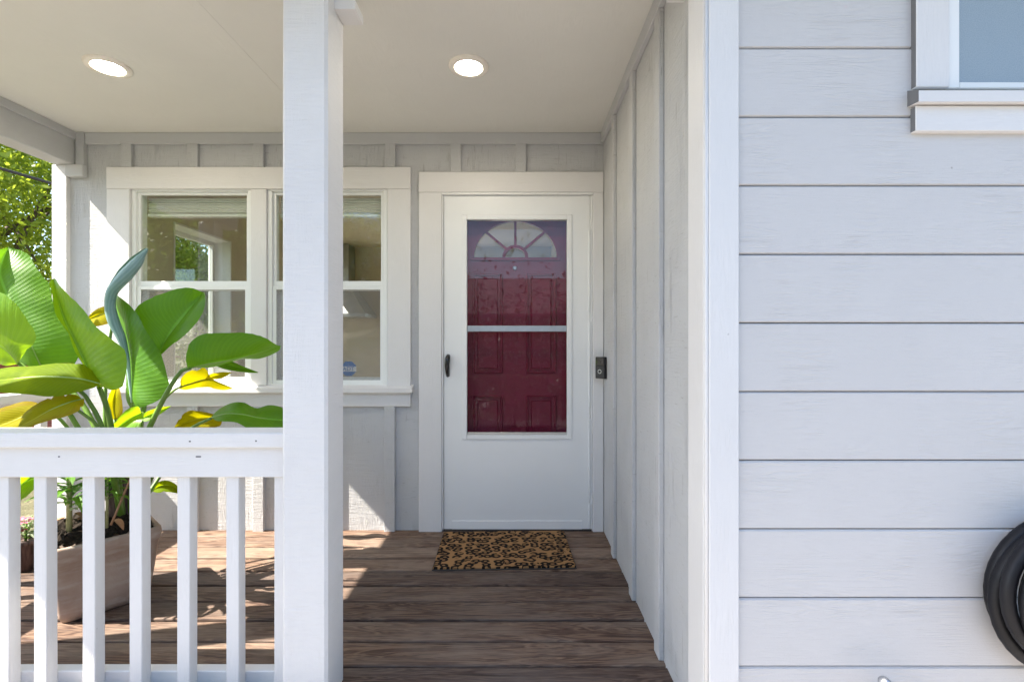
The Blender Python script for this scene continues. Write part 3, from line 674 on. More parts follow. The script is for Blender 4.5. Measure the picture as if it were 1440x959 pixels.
rw = empty('frosted_window', (1.5, WY, 1.85), 'white framed window with blue frosted glass set in the siding', 'window')
CYW = WY-.030
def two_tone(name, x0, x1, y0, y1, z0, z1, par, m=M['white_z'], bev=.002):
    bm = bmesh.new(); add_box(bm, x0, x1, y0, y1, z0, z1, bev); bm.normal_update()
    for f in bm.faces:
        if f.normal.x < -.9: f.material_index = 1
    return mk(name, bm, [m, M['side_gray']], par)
cz = Z(126.5, 1.32)
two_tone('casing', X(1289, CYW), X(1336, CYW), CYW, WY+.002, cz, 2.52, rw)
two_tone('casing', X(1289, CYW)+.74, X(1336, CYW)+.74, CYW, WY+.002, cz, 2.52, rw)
box('window_frame', M['vinyl'], rw, X(1336, CYW)+.0005, X(1347, CYW+.012), CYW+.006, WY+.03, cz, 2.5, .002)
box('window_frame', M['vinyl'], rw, X(1347, CYW+.012)+.0005, 1.79, CYW+.0065, WY+.03, cz, Z(118, 1.32), .002)
box('pane', M['frost'], rw, X(1346, CYW+.012), 1.82, CYW+.011, CYW+.014, Z(119.5, 1.32), 2.5, 0)
bm = bmesh.new(); sl = X(1292, 1.285); 
prism_x(bm, [(1.285, Z(143, 1.285)), (WY+.002, Z(143, 1.285)+.004), (WY+.002, cz-.0006), (CYW+.02, cz-.0006), (1.285, Z(127.5, 1.285))], sl, 2.0)
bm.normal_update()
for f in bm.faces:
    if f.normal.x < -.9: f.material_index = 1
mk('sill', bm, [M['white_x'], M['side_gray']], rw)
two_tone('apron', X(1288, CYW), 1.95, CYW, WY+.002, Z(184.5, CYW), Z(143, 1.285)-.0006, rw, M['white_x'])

# ------------------------------------------------------------------ doorbell
db = empty('doorbell', (.503, 2.90, Z(517, 2.9)), 'black video doorbell with round button on the side wall by the door', 'doorbell')
def dbx(name, mat, x0, x1, y0, y1, z0, z1, bev):
    o = box(name, mat, None, x0, x1, y0, y1, z0, z1, bev, 2); o.parent = db; return o
hz = .064
dbx('body', M['plastic'], -.031, .031, -.018, .012, -hz, hz, .004)
dbx('lens_panel', M['gloss'], -.027, .027, -.0205, -.0185, .012, hz-.004, .001)
bm = bmesh.new(); add_lathe(bm, [(.0, -.003), (.007, -.003), (.009, 0)], (0, -.0205, .035), 20, 'y'); o = mk('camera_lens', bm, M['gloss'], None); o.parent = db
bm = bmesh.new(); add_lathe(bm, [(.0095, 0), (.0095, -.0018), (.0125, -.0018), (.0125, 0)], (0, -.0183, -.022), 28, 'y'); o = mk('button_ring', bm, M['steel'], None); o.parent = db
dbx('button', M['plastic'], -.008, .008, -.0196, -.0184, -.030, -.014, .001)
dbx('wedge', M['plastic'], -.022, .027, .0125, .034, -hz+.004, hz-.004, .002)
db.rotation_euler.z = math.radians(-42)

# ------------------------------------------------------------------ doormat
mt = empty('doormat', (-.066, 2.715, .001), 'leopard print coir doormat in front of the storm door', 'doormat')
bm = bmesh.new(); add_box(bm, -.362, .362, -.236, .236, 0, .012, .003)
mt_o = mk('coir_pile', bm, M['mat'], None); mt_o.parent = mt
bm = bmesh.new(); add_box(bm, -.366, .366, -.240, .240, -.0004, .004, .001); o = mk('backing', bm, M['thresh'], None); o.parent = mt
mt.rotation_euler.z = math.radians(1.6)

# ------------------------------------------------------------------ planter
cpx = Vector((-1.855, 2.195, 0)); ang = math.radians(48)
pot = empty('planter', cpx, 'large square weathered clay planter with rounded corners holding the tall plant', 'planter')
pot.rotation_euler.z = ang
def rsq(h, r, z, seg=6):
    out = []
    for sx, sy, a0 in ((1, 1, 0), (-1, 1, 90), (-1, -1, 180), (1, -1, 270)):
        for i in range(seg+1):
            a = math.radians(a0+90*i/seg); out.append(Vector((sx*(h-r)+r*math.cos(a), sy*(h-r)+r*math.sin(a), z)))
    return out
bm = bmesh.new(); prof = [(.134, .03, .002), (.146, .035, .004), (.154, .036, .03), (.168, .036, .14), (.181, .036, .262), (.187, .036, .266), (.190, .036, .300), (.187, .034, .317), (.178, .03, .322), (.166, .026, .318), (.160, .024, .20)]
rings = [[bm.verts.new(c) for c in rsq(*q)] for q in prof]
for A_, B_ in zip(rings, rings[1:]):
    m_ = len(A_)
    for j in range(m_): bm.faces.new((A_[j], A_[(j+1) % m_], B_[(j+1) % m_], B_[j]))
bm.faces.new(rings[0][::-1]); bm.faces.new(rings[-1]); bmesh.ops.recalc_face_normals(bm, faces=bm.faces[:])
o = mk('pot_body', bm, M['clay'], None, True); o.parent = pot
bm = bmesh.new(); G = 34
gv = {}
for i in range(G+1):
    for j in range(G+1):
        x, y = (i/G-.5)*.330, (j/G-.5)*.330
        e = max(abs(x), abs(y))/.165
        z = .325+.045*(1-e**3)+.028*mnoise.noise((x*22, y*22, 1))+.016*mnoise.noise((x*70, y*70, 4))
        gv[i, j] = bm.verts.new((x, y, z))
for i in range(G):
    for j in range(G): bm.faces.new((gv[i, j], gv[i+1, j], gv[i+1, j+1], gv[i, j+1]))
for k in range(150):                                   # loose clods and chips
    x, y = random.uniform(-.155, .155), random.uniform(-.155, .155); s = random.uniform(.005, .013)
    mtx = Matrix.Translation((x, y, .345+.03*(1-max(abs(x), abs(y))/.165)))@Matrix.Rotation(random.random()*6, 4, Vector((random.random(), random.random(), random.random()+.1)))@Matrix.Diagonal((s*random.uniform(.6, 2), s, s*.6, 1))
    bmesh.ops.create_icosphere(bm, subdivisions=1, radius=1, matrix=mtx)
o = mk('soil', bm, M['soil'], None); o.parent = pot

# ------------------------------------------------------------------ big leafy plant
plant = empty('banana_plant', cpx+Vector((0, 0, .35)), 'tall leafy plant with broad glossy banana-like leaves, some yellowing, in the clay planter', 'plant')
def leaf(mid, left, right, mat, fold=(.03, .03), ripple=.006, nv=34, nu=5, seed=0, rib=.004, rmat=None, tears=1):
    """blade through a midrib and two edge lines, each (photo x, photo y, distance); fold = how far the edges lie nearer the viewer"""
    def line(pts): return catmull([P(*p) for p in pts], nv)
    Mi = line(mid); full_l = [mid[0]]+left+[mid[-1]]; full_r = [mid[0]]+right+[mid[-1]]
    def fix(pts, f):
        out = []
        n_ = len(pts)
        for i, p in enumerate(pts):
            if len(p) == 2:
                t = i/(n_-1); k = t*(nv-1); dm = Mi[int(round(k))].y; out.append((p[0], p[1], dm-f))
            else: out.append(p)
        return out
    L_, R_ = line(fix(full_l, fold[0])), line(fix(full_r, fold[1]))
    bm = bmesh.new(); uvl = bm.loops.layers.uv.new('UVMap'); rows = []; dist = 0
    uvs = {}; rn = random.Random(seed); notch = {}
    for _ in range(tears):
        notch[rn.randint(5, nv-6)] = (rn.uniform(.72, .9), 1) if rn.random() < .5 else (1, rn.uniform(.72, .9))
    for i in range(nv):
        if i: dist += (Mi[i]-Mi[i-1]).length
        row = []
        if i in notch: nk = notch[i]
        else: nk = (1, 1)
        for j in range(-nu, nu+1):
            u = j/nu; E = L_[i] if u < 0 else R_[i]; a_ = abs(u)
            wf = 1+.03*mnoise.noise((i*.9, seed*5.3, u))
            p = Mi[i].lerp(E, a_*(1+(wf*nk[0 if u < 0 else 1]-1)*a_*a_))
            bulge = 4*a_*(1-a_)*.10*(E-Mi[i]).length
            w = ripple*a_*a_*(math.sin(dist*38+seed*2+u*1.5)+.7*mnoise.noise((dist*9, u*2+seed, seed*3.1)))
            p = p+Vector((0, -bulge+w, w*.4))
            v = bm.verts.new(p); uvs[v] = (u, dist); row.append(v)
        rows.append(row)
    for A_, B_ in zip(rows, rows[1:]):
        for j in range(2*nu):
            f = bm.faces.new((A_[j], A_[j+1], B_[j+1], B_[j]))
            for lp in f.loops: lp[uvl].uv = uvs[lp.vert]
    bmesh.ops.remove_doubles(bm, verts=bm.verts, dist=1e-6)
    o = mk('leaf', bm, mat, plant, True)
    if rib:
        bm = bmesh.new(); add_tube(bm, [p+Vector((0, .002, 0)) for p in Mi[:-1]], [rib*(1-.75*i/(nv-2)) for i in range(nv-1)], 6); mk('midrib', bm, rmat or M['rib'], o, True)
    return o
def petiole(pts, r0, r1, mat=None):
    bm = bmesh.new(); add_tube(bm, [P(*p) for p in pts], [r0, (r0+r1)/2, r1], 9, 20); return mk('petiole', bm, mat or M['petiole'], plant, True)
ROOT = (176, 735, 2.26)
# mid lines run from the base of the blade to its tip
leaf([(57, 516, 2.30), (44, 486, 2.30), (20, 434, 2.32), (0, 385, 2.36), (12, 347, 2.42)],
     [(40, 517), (10, 495), (-10, 455), (-28, 405), (-18, 362)], [(82, 522), (108, 505), (99, 468), (80, 430), (60, 388), (38, 359)], M['leaf'], (.05, -.05), .008, seed=1)
leaf([(26, 512, 2.02), (12, 495, 2.0), (-12, 478, 1.98), (-50, 455, 1.96), (-90, 440, 1.95)],
     [(8, 512), (-15, 505), (-45, 495), (-75, 470)], [(30, 500), (45, 482), (48, 464), (31, 433), (4, 414), (-40, 405), (-75, 415)], M['leaf_light'], (-.05, .05), .012, seed=2)
leaf([(141, 545, 1.98), (122, 516, 1.98), (104, 478, 1.99), (88, 442, 2.0), (75, 392, 2.04)],
     [(132, 536), (117, 514), (100, 480), (80, 441), (69, 403)], [(158, 548), (175, 540), (176, 499), (157, 476), (131, 454), (107, 425), (84, 399)], M['leaf_light'], (.03, .045), .005, seed=3)
leaf([(186, 575, 2.39), (184, 540, 2.39), (178, 500, 2.40), (170, 458, 2.42), (159, 408, 2.45)],
     [(180, 570), (177, 540), (175, 500), (164, 455), (158, 425)], [(204, 571), (226, 561), (239, 543), (234, 522), (213, 473), (194, 445), (174, 421)], M['leaf'], (-.05, .07), .008, seed=4)
leaf([(221, 500, 2.42), (238, 471, 2.44), (262, 440, 2.47), (278, 422, 2.50), (286, 411, 2.52)],
     [(212, 485), (199, 458), (188, 437), (212, 420), (243, 408), (268, 405)], [(226, 499), (240, 486), (262, 470), (281, 446), (290, 420)], M['leaf'], (.03, .06), .007, seed=5)
leaf([(266, 518, 2.12), (290, 512, 2.14), (330, 505, 2.17), (365, 496, 2.2), (394, 486, 2.23)],
     [(262, 500), (265, 484), (277, 474), (300, 468), (341, 469), (372, 475), (382, 479)], [(288, 517, 2.2), (313, 513, 2.24), (340, 506, 2.26), (368, 503, 2.27), (390, 495, 2.26)], M['leaf'], (.06, -.05), .008, seed=6)
leaf([(300, 511, 2.26), (318, 513, 2.27), (338, 517, 2.28), (352, 521, 2.29), (363, 524, 2.3)],
     [(310, 507), (328, 509), (345, 516)], [(306, 515), (325, 521), (345, 524)], M['leaf'], (.02, .02), .003, seed=7, nv=18, rib=0)
leaf([(140, 540, 1.92), (112, 533, 1.90), (75, 530, 1.89), (35, 531, 1.88), (-40, 540, 1.88)],
     [(136, 526), (118, 512), (85, 511), (48, 514), (5, 518), (-25, 525)], [(132, 545, 1.86), (105, 553, 1.85), (62, 557, 1.84), (20, 553, 1.84), (-15, 548, 1.85)], M['leaf_olive'], (-.06, .05), .006, seed=8)
leaf([(117, 561, 1.90), (98, 566, 1.88), (72, 576, 1.87), (45, 591, 1.86), (24, 601, 1.86)],
     [(112, 556), (102, 554), (72, 559), (50, 569), (33, 584)], [(114, 574), (100, 583), (75, 589), (52, 597), (35, 604)], M['leaf_yellow'], (-.03, .04), .007, seed=9, tears=3)
leaf([(58, 575, 2.1), (40, 582, 2.09), (18, 592, 2.08), (-10, 602, 2.07), (-40, 610, 2.07)],
     [(52, 569), (35, 565), (15, 569), (-15, 580), (-32, 595)], [(56, 590), (38, 602), (15, 612), (-15, 618)], M['leaf_yellow'], (-.03, .03), .008, seed=10, tears=3)
leaf([(252, 545, 2.70), (268, 539, 2.71), (290, 533, 2.72), (308, 538, 2.74), (328, 546, 2.76)],
     [(254, 534), (264, 523), (282, 517), (289, 520), (296, 531), (316, 540)], [(262, 548), (278, 546), (296, 544), (314, 549)], M['leaf_yellow'], (.04, -.03), .008, seed=11, tears=3, nv=26)
leaf([(288, 534, 2.72), (298, 530, 2.72), (308, 527, 2.73), (318, 525, 2.73), (326, 524, 2.74)],
     [(296, 526), (310, 524)], [(298, 534), (311, 532)], M['leaf_yellow'], (.02, .0), .005, seed=12, nv=14, rib=0)
leaf([(296, 588, 2.20), (318, 582, 2.19), (342, 583, 2.19), (368, 588, 2.21), (420, 592, 2.24)],
     [(306, 577), (328, 566), (344, 565), (360, 575), (378, 571), (402, 573)], [(310, 592), (330, 596), (352, 604), (378, 612), (402, 606)], M['leaf'], (-.05, .05), .010, seed=13)
leaf([(314, 590, 2.57), (298, 588, 2.57), (280, 589, 2.56), (262, 594, 2.55), (246, 601, 2.55)],
     [(306, 584), (288, 578), (266, 578), (253, 587)], [(310, 598), (290, 604), (268, 608), (252, 606)], M['leaf_yellow'], (.03, .03), .006, seed=14, tears=3)
leaf([(160, 438, 2.5), (150, 440, 2.5), (140, 443, 2.51), (130, 447, 2.52), (120, 452, 2.53)],
     [(156, 430), (142, 432), (128, 440)], [(157, 452), (142, 458), (126, 458)], M['leaf_yellow'], (.02, .02), .005, seed=15, nv=16)
leaf([(200, 580, 2.18), (188, 586, 2.16), (176, 594, 2.15), (165, 602, 2.15), (152, 612, 2.15)],
     [(194, 572), (178, 576), (166, 588), (154, 600)], [(200, 592), (184, 606), (168, 612)], M['leaf_light'], (.03, .03), .006, seed=16, nv=18)
leaf([(196, 590, 2.3), (212, 583, 2.3), (224, 578, 2.31), (234, 574, 2.32), (241, 571, 2.33)],
     [(204, 580), (222, 573)], [(208, 592), (226, 582)], M['leaf_light'], (.02, .02), .004, seed=17, nv=14)
leaf([(162, 590, 2.35), (160, 574, 2.36), (160, 560, 2.37), (163, 550, 2.38), (166, 540, 2.4)],
     [(154, 586), (150, 566), (155, 550)], [(170, 588), (172, 566), (170, 548)], M['leaf_yellow'], (.03, .03), .006, seed=18, nv=16)
leaf([(60, 640, 2.06), (45, 668, 2.03), (30, 682, 2.0), (10, 696, 1.98), (-15, 706, 1.97)],
     [(44, 650), (28, 664), (8, 676)], [(56, 674), (44, 692), (24, 706), (0, 712)], M['leaf_light'], (.04, .04), .006, seed=19, nv=20)
leaf([(214, 690, 2.2), (224, 684, 2.2), (236, 682, 2.2), (247, 686, 2.2), (256, 694, 2.2)],
     [(222, 678), (237, 675), (250, 682)], [(224, 692), (236, 692), (248, 694)], M['leaf_olive'], (.02, .02), .003, seed=20, nv=14)
# rolled new leaf, waxy underside outwards
bm = bmesh.new(); uvl = bm.loops.layers.uv.new('UVMap')
sp = catmull([P(*p) for p in ((185, 566, 2.375), (182, 535, 2.37), (178, 502, 2.36), (170, 476, 2.355), (159, 452, 2.35), (154, 430, 2.345), (157, 410, 2.34), (172, 391, 2.34), (190, 371, 2.35), (201, 357, 2.36), (207, 350, 2.37))], 46)
wd = [.007, .010, .014, .020, .034, .044, .040, .044, .054, .046, .010]
rows = []; dd = 0; uvs = {}
for i, p in enumerate(sp):
    t = i/45*10; k = min(int(t), 9); r = wd[k]*(1-(t-k))+wd[k+1]*(t-k)
    tg = (sp[min(i+1, 45)]-sp[max(i-1, 0)]).normalized(); a1 = tg.cross(Vector((0, 1, 0))).normalized(); a2 = tg.cross(a1).normalized()
    if i: dd += (p-sp[i-1]).length
    row = []
    for j in range(19):
        th = math.radians(-150+j*(400/18))+t*.25; rr = .82*r*(.62+.38*j/18)
        v = bm.verts.new(p+(a1*math.cos(th)*.85+a2*math.sin(th)*.8)*rr); uvs[v] = (-1+2*j/18, dd); row.append(v)
    rows.append(row)
for A_, B_ in zip(rows, rows[1:]):
    for j in range(18):
        f = bm.faces.new((A_[j], A_[j+1], B_[j+1], B_[j]))
        for lp in f.loops: lp[uvl].uv = (uvs[lp.vert][1]*.25, uvs[lp.vert][0]*.09)
o = mk('leaf', bm, M['leaf_blue'], plant, True); o['label'] = 'rolled new leaf with waxy blue-green underside'
# leaf stalks
for pts, a_, b_ in (
    (((174, 735, 2.27), (150, 640, 2.24), (110, 560, 2.28), (57, 516, 2.30)), .016, .008),
    (((170, 735, 2.25), (120, 620, 2.12), (70, 545, 2.06), (26, 511, 2.02)), .014, .007),
    (((172, 735, 2.24), (162, 640, 2.10), (152, 580, 2.02), (139, 543, 1.98)), .016, .009),
    (((176, 735, 2.25), (185, 640, 2.30), (186, 600, 2.37), (186, 572, 2.39)), .019, .011),
    (((180, 735, 2.27), (196, 640, 2.20), (224, 573, 2.14), (252, 525, 2.12), (268, 517, 2.12)), .017, .008),
    (((182, 735, 2.28), (190, 650, 2.32), (205, 560, 2.38), (221, 499, 2.42)), .016, .008),
    (((172, 735, 2.23), (150, 620, 2.0), (122, 560, 1.96), (100, 541, 1.92), (75, 531, 1.90)), .015, .006),
    (((174, 735, 2.23), (150, 640, 2.02), (136, 598, 1.94), (112, 579, 1.90), (98, 566, 1.89)), .012, .005),
    (((180, 735, 2.28), (205, 620, 2.44), (225, 570, 2.58), (250, 545, 2.69), (268, 540, 2.71)), .011, .005),
    (((184, 735, 2.26), (230, 640, 2.24), (268, 603, 2.22), (297, 588, 2.20)), .011, .006),
    (((182, 735, 2.30), (240, 650, 2.48), (290, 605, 2.56), (314, 590, 2.57)), .010, .005),
    (((168, 735, 2.24), (120, 640, 2.16), (85, 590, 2.12), (58, 575, 2.1)), .011, .006),
    (((170, 735, 2.24), (140, 660, 2.15), (100, 625, 2.1), (60, 640, 2.06)), .010, .006),
    (((176, 735, 2.24), (182, 640, 2.34), (186, 590, 2.40), (186, 560, 2.41)), .012, .007),
    (((184, 735, 2.24), (196, 710, 2.2), (206, 696, 2.2), (215, 689, 2.2)), .006, .004),
    (((172, 735, 2.28), (166, 660, 2.32), (163, 610, 2.34), (162, 588, 2.35)), .010, .005),
    (((178, 735, 2.28), (190, 660, 2.26), (198, 610, 2.22), (200, 580, 2.18)), .010, .005),
    (((178, 735, 2.3), (150, 620, 2.42), (150, 520, 2.48), (160, 440, 2.50)), .012, .006)):
    petiole(pts, a_, b_)
bm = bmesh.new(); add_tube(bm, [P(172, 745, 2.26), P(174, 700, 2.25), P(178, 640, 2.22), P(180, 612, 2.2)], [.040, .036, .030, .022], 14, 16); mk('stalk', bm, M['stalk'], plant, True)
bm = bmesh.new(); add_tube(bm, [P(166, 745, 2.22), P(158, 700, 2.2), P(146, 650, 2.18), P(138, 620, 2.16)], [.026, .024, .019, .014], 12, 14); mk('stalk', bm, M['stalk'], plant, True)
st = bmesh.new(); add_tube(st, [P(156, 738, 2.08), P(185, 668, 2.12), P(205, 615, 2.15)], [.0045, .004, .004], 8, 8)
tag(mk('plant_stake', st, M['stick'], None, True), 'thin brown stick standing in the soil of the clay planter', 'stake')

def strap_leaf(bm, uvl, base, dirn, length, width, droop, n_=9):
    """a narrow arching leaf"""
    d = Vector(dirn).normalized(); side = d.cross(Vector((0, 0, 1))); side = side.normalized() if side.length > 1e-3 else Vector((1, 0, 0))
    p = Vector(base); rows = []
    for i in range(n_):
        t = i/(n_-1); w = width*math.sin(math.pi*min(.98, .12+.88*t))**.8
        rows.append(([bm.verts.new(p-side*w+Vector((0, 0, w*.4))), bm.verts.new(p), bm.verts.new(p+side*w+Vector((0, 0, w*.4)))], t*length))
        d = (d+Vector((0, 0, -droop/n_))).normalized(); p = p+d*length/(n_-1)
    for (A_, ta), (B_, tb) in zip(rows, rows[1:]):
        for j in range(2):
            f = bm.faces.new((A_[j], A_[j+1], B_[j+1], B_[j]))
            for lp, q in zip(f.loops, ((j-1, ta), (j, ta), (j, tb), (j-1, tb))): lp[uvl].uv = q
def small_plant(name, label, base, height, nleaf, length, width, lmat, smat, r=.012, petals=None, low=.3):
    e = empty(name, base, label, 'plant')
    bm = bmesh.new(); top = Vector(base)+Vector((.005, 0, height)); add_tube(bm, [base, top], [r, r*.6], 10); mk('stem', bm, smat, e, True)
    for k in range(nleaf):
        t = low+(1-low)*k/nleaf; a_ = k*2.4
        b_ = Vector(base).lerp(top, t); bm = bmesh.new(); uvl = bm.loops.layers.uv.new('UVMap')
        strap_leaf(bm, uvl, b_, (math.cos(a_), math.sin(a_), .9), length*random.uniform(.75, 1.1), width*random.uniform(.8, 1.1), random.uniform(1.2, 2.2)); mk('leaf', bm, lmat, e, True)
    if petals:
        for k in range(petals[1]):
            c = Vector(base)+Vector((random.uniform(-1, 1)*petals[2], random.uniform(-1, 1)*petals[2], height*petals[3]+random.uniform(-.02, .035))); bm = bmesh.new(); uvl = bm.loops.layers.uv.new('UVMap')
            for j in range(5):
                aa = j*1.2566+k; strap_leaf(bm, uvl, c, (math.cos(aa), math.sin(aa), .5), .022, .008, 1.2, 4)
            mk('flower', bm, petals[0], e, True)
    return e
small_plant('lily_plant', 'small leafy plant on a thick pale ringed stem at the edge of the clay planter', P(97, 752, 2.06), .30, 30, .17, .014, M['leaf_small'], M['stem'], .011, (M['cream'], 3, .06, .40), .38)
small_plant('lily_plant', 'small fern-like plant beside the purple stalk in the clay planter', P(150, 742, 2.1), .22, 18, .13, .010, M['leaf_small'], M['stem'], .006, None, .55)
for k, (px, py) in enumerate(((104, 722), (112, 724), (92, 728), (160, 731), (110, 731))):
    bm = bmesh.new(); uvl = bm.loops.layers.uv.new('UVMap'); strap_leaf(bm, uvl, P(px, py, 2.05), (math.cos(k*2), math.sin(k*2), .3), .07, .014, 2.0, 7)
    tag(mk('dry_leaf', bm, M['dry'], None, True), 'curled brown dry leaf lying on the soil of the clay planter', 'dry leaf', 'dry leaves on the planter soil')

# small flower pot by the side railing
fb_ = P(36, 792, 2.5); fb_.z = .002
fp = empty('flower_pot', fb_, 'small dark brown flower pot by the side railing', 'pot')
bm = bmesh.new(); add_lathe(bm, [(.0, 0), (.062, 0), (.080, .13), (.087, .132), (.088, .155), (.078, .156), (.072, .13), (.0, .128)], fb_, 28); mk('pot_body', bm, M['stalk'], fp, True)
small_plant('flowering_plant', 'small plant with striped leaves and red pink flowers in the dark flower pot', fb_+Vector((0, 0, .129)), .10, 16, .14, .014, M['leaf_stripe'], M['petiole'], .006, (M['pink'], 16, .085, .9), .1)

# ------------------------------------------------------------------ garden hose and tap
hs = empty('garden_hose', (X(1519, 1.27), 1.3, Z(838, 1.27)), 'coiled black garden hose hung on the siding', 'hose')
hc = Vector((X(1519, 1.26)+.016, 0, Z(838, 1.26)))
bm = bmesh.new(); add_tube(bm, [hc+Vector((0, 1.322, .08)), hc+Vector((0, 1.15, .08))], .045, 14); add_tube(bm, [hc+Vector((0, 1.145, .02)), hc+Vector((0, 1.13, .15))], .02, 10); mk('hanger', bm, M['steel'], hs, True)
pts = []; loops = 7
rnd = [(random.uniform(-.004, .014), random.uniform(-.014, .014), random.uniform(-.006, .006)) for _ in range(loops+1)]
tiers = [(.205, 1.300), (.212, 1.272), (.206, 1.243), (.190, 1.217), (.178, 1.245), (.171, 1.190), (.150, 1.175)]
for k in range(loops):
    r_, y_ = tiers[k]; r2, y2 = tiers[min(k+1, loops-1)]
    for i in range(40):
        t = i/40; a_ = math.radians(100)+2*math.pi*t
        s_ = max(0, (t-.7)/.3); s_ = s_*s_*(3-2*s_)
        rr = (r_*(1-s_)+r2*s_)*(1+.02*math.sin(a_*2+k)+.012*math.sin(a_*3+k*2)); yy = (y_*(1-s_)+y2*s_)+.005*math.sin(a_*2+k*1.7)
        ox, oz = [rnd[k][q]*(1-s_)+rnd[k+1][q]*s_ for q in (0, 1)]
        pts.append(hc+Vector((math.cos(a_)*rr*1.03+ox, yy, math.sin(a_)*rr*.94+oz-.012*(k % 2))))
bm = bmesh.new(); add_tube(bm, pts, .0165, 10); mk('hose_coil', bm, M['rubber'], hs, True)

tp = empty('garden_tap', (X(1262, 1.3), 1.3, .22), 'grey metal garden tap low on the siding', 'tap')
tb = P(1268, 990, 1.27)
bm = bmesh.new(); add_lathe(bm, [(.0, -.012), (.02, -.012), (.026, -.004), (.026, .0)], (tb.x, WY-.012, tb.z), 20, 'y'); mk('flange', bm, M['steel'], tp, True)
bm = bmesh.new(); add_tube(bm, [(tb.x, WY-.014, tb.z), (tb.x, 1.26, tb.z), (tb.x, 1.235, tb.z-.012), (tb.x, 1.228, tb.z-.045)], [.013, .014, .014, .013], 14, 14); mk('spout', bm, M['steel'], tp, True)
bm = bmesh.new(); a_ = P(1242, 957, 1.24); b_ = P(1275, 990, 1.255)
add_tube(bm, [a_+(a_-b_).normalized()*.006, a_+(a_-b_).normalized()*.003, a_, a_.lerp(b_, .5), b_], [.007, .0115, .0135, .0135, .0125], 16); mk('lever', bm, M['steel'], tp, True)

# ------------------------------------------------------------------ trees, hedge, wall, cable, house over the road
def crown_mesh(name, center_r, clumps, per, leafsize, mat, seed, flat=1.0, shell=.55):
    rg = np.random.default_rng(seed)
    cs = []
    while len(cs) < clumps:
        p = rg.uniform(-1, 1, 3); q = np.linalg.norm(p)
        if shell*rg.random() < q < 1: cs.append(p*np.array(center_r))
    cs = np.array(cs); sz = rg.uniform(.10, .24, clumps)*max(center_r[0], .5)
    c = np.repeat(cs, per, 0)+rg.normal(0, 1, (clumps*per, 3))*np.repeat(sz, per)[:, None]*np.array((1, 1, .7))
    n_ = len(c)
    a = rg.normal(0, 1, (n_, 3)); a[:, 2] -= .5; a /= np.linalg.norm(a, axis=1)[:, None]
    b = np.cross(a, rg.normal(0, 1, (n_, 3))); b /= np.linalg.norm(b, axis=1)[:, None]
    s = leafsize*rg.uniform(.6, 1.3, n_)[:, None]
    co = np.stack([c-a*s, c+b*s*.42, c+a*s, c-b*s*.42], 1).reshape(-1, 3)
    me = bpy.data.meshes.new(name); me.vertices.add(n_*4); me.vertices.foreach_set('co', co.ravel())
    me.loops.add(n_*4); me.loops.foreach_set('vertex_index', np.arange(n_*4, dtype=np.int32))
    me.polygons.add(n_); me.polygons.foreach_set('loop_start', np.arange(0, n_*4, 4, dtype=np.int32)); me.polygons.foreach_set('loop_total', np.full(n_, 4, dtype=np.int32))
    me.update(); me.validate(); me.materials.append(mat); return me, cs
def trunk_mesh(h, r, cs, seed, mat):
    rg = random.Random(seed); bm = bmesh.new()
    add_tube(bm, [(0, 0, -.1), (.05, .02, h*.35), (-.04, .05, h*.75), (.02, 0, h*1.25)], [r*1.3, r, r*.75, r*.3], 10, 14)
    for c in cs[::max(1, len(cs)//14)]:
        s = Vector((0, .02, h*rg.uniform(.5, .95))); e = Vector((c[0], c[1], c[2]+h))
        add_tube(bm, [s, s.lerp(e, .5)+Vector((0, 0, .15)), e], [r*.42, r*.25, r*.08], 6, 8)
    me = bpy.data.meshes.new('trunk'); bm.to_mesh(me); bm.free(); me.materials.append(mat)
    me.polygons.foreach_set('use_smooth', [True]*len(me.polygons)); return me
_tree = {}
def tree(kind, loc, h, rad, label, group=None, clumps=90, per=230, size=.085, mat='fol_bright', seed=1, sc=1.0):
    e = empty('tree', loc, label, 'tree', group)
    if kind not in _tree:
        cm, cs = crown_mesh('crown', rad, clumps, per, size, M[mat], seed); _tree[kind] = (cm, trunk_mesh(h, .13, cs, seed, M['bark']))
    cm, tm = _tree[kind]
    link('crown', cm, e, Vector(loc)+Vector((0, 0, h))); link('trunk', tm, e, loc)
    e.scale = (sc,)*3; return e
tree('big', (-9.3, 8.6, GZ), 4.2, (2.9, 2.9, 2.2), 'leafy yellow-green tree beyond the open side of the porch', None, 120, 470, .056, 'fol_bright', 3)
tree('dark', (-7.0, 10.8, GZ), 2.9, (1.35, 1.35, 2.4), 'tall bushy dark green tree seen through the side window of the room', None, 70, 420, .055, 'fol_bright', 5)
tree('open', (-9.3, -10.5, GZ), 4.2, (2.9, 2.9, 2.2), 'airy street tree with back-lit dark leaves facing the porch, by the near kerb', 'street trees facing the porch', 60, 420, .075, 'fol_backlit', 13, sc=1.15)
tree('open', (-5.4, -13.5, GZ), 4.2, (2.9, 2.9, 2.0), 'leafy street tree across from the porch', 'street trees facing the porch', sc=1.0)
tree('big', (-14, -16, GZ), 4.2, (2.9, 2.9, 2.0), 'leafy street tree across from the porch', 'street trees facing the porch', sc=1.3)
hm, _ = crown_mesh('foliage', (.8, 5.5, .95), 150, 130, .06, M['fol_deep'], 9, shell=.1)
hd = empty('hedge', (-8.2, 6.5, GZ), 'dark clipped hedge behind the low red wall', 'hedge'); link('foliage', hm, hd, (-8.2, 6.5, GZ+1.0))
gw = empty('garden_wall', (-6.6, 5, GZ), 'low red-brown block wall beyond the side railing', 'garden wall')
zt = Z(515, 5.5)
for k in range(10):
    for r_ in range(3):
        box('block', M['redwall'], gw, -6.8, -6.6, 1.2+k*.8+(r_ % 2)*.3, 1.2+k*.8+(r_ % 2)*.3+.79, GZ+r_*.42+.003, GZ+(r_+1)*.42, .006)
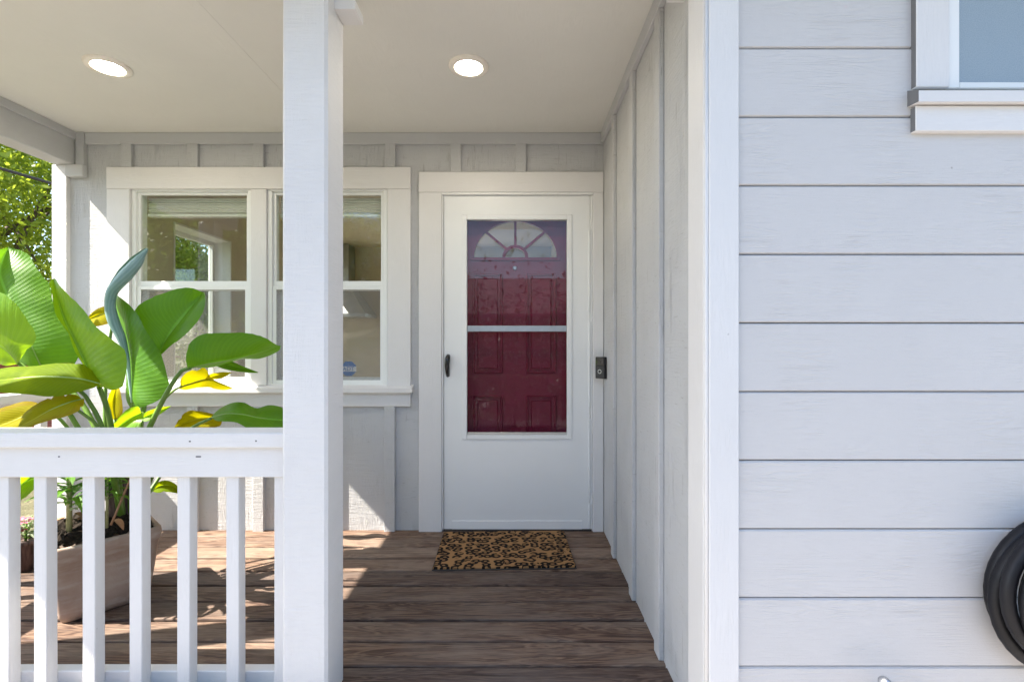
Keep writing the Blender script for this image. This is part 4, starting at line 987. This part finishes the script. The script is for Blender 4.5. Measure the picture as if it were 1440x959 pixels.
box('coping', M['redwall'], gw, -6.84, -6.56, 1.15, 9.6, GZ+1.262, GZ+1.30, .008)
a_, b_ = P(0, 237, 4.3), P(78, 260.5, 4.6); dv = b_-a_
t1 = (-2.83-b_.x)/dv.x
bm = bmesh.new(); cpts = [a_-dv*30, a_-dv*14+Vector((0, 0, -.06)), a_, b_, b_+dv*t1]
add_tube(bm, cpts, .0135, 8, 40); tag(mk('service_cable', bm, M['cable'], None, True), 'thick black overhead cable crossing in front of the tree', 'cable')
up = empty('utility_pole', ((a_-dv*30).x-.12, (a_-dv*30).y, GZ), 'brown timber utility pole carrying the overhead cable', 'utility pole')
pz = (a_-dv*30).z
bm = bmesh.new(); add_tube(bm, [Vector(up.location), Vector((up.location.x, up.location.y, pz+1.4))], [.14, .10], 14); mk('pole', bm, M['bark'], up, True)
box('crossarm', M['bark'], up, up.location.x-.9, up.location.x+.9, up.location.y+.11, up.location.y+.21, pz+.8, pz+.92, .005)

sm, _ = crown_mesh('foliage', (.62, .5, .5), 34, 120, .045, M['fol_deep'], 21, shell=.2)
for k, (x, y, c_, lb_) in enumerate(((-2.6, -2.6, 1.0, 'one'), (-1.3, -2.9, 1.15, 'two'), (.1, -2.5, .95, 'three'), (1.4, -2.9, 1.1, 'four'), (2.8, -2.6, 1.0, 'five'))):
    e = empty('garden_shrub', (x, y, GZ), 'dark round garden shrub along the path facing the porch', 'shrub', 'garden shrubs facing the porch')
    link('foliage', sm, e, (x, y, GZ+.5)); e.scale = (c_,)*3; e.rotation_euler.z = k*1.3
fh, _ = crown_mesh('foliage', (5.5, .7, .95), 150, 130, .06, M['fol_deep'], 19, shell=.1)
hf = empty('hedge', (.5, -4.6, GZ), 'long dark hedge between the pavement and the porch path', 'hedge'); link('foliage', fh, hf, (.5, -4.6, GZ+1.05))
nh = empty('neighbour_house', (1.5, -20, GZ), 'beige bungalow with a grey gable roof across the road', 'house')
box('wall', M['stucco'], nh, -5, 9, -27, -19, GZ, 2.5, 0)
bm = bmesh.new(); prism_x(bm, [(-28, 2.35), (-18.2, 2.35), (-18.2, 2.55), (-23, 4.9), (-28, 2.55)], -5.6, 9.6); mk('roof', bm, M['shingle'], nh)
for x in (-3.2, .4, 6.2):
    w_ = box('window', M['vinyl'], nh, x-.8, x+.8, -18.99, -18.93, .6, 1.9, .01); box('pane', M['gloss'], w_, x-.7, x+.7, -18.925, -18.91, .7, 1.8, 0)
box('door', M['bark'], nh, 3.0, 3.95, -18.99, -18.94, GZ+.05, 1.75, .01)
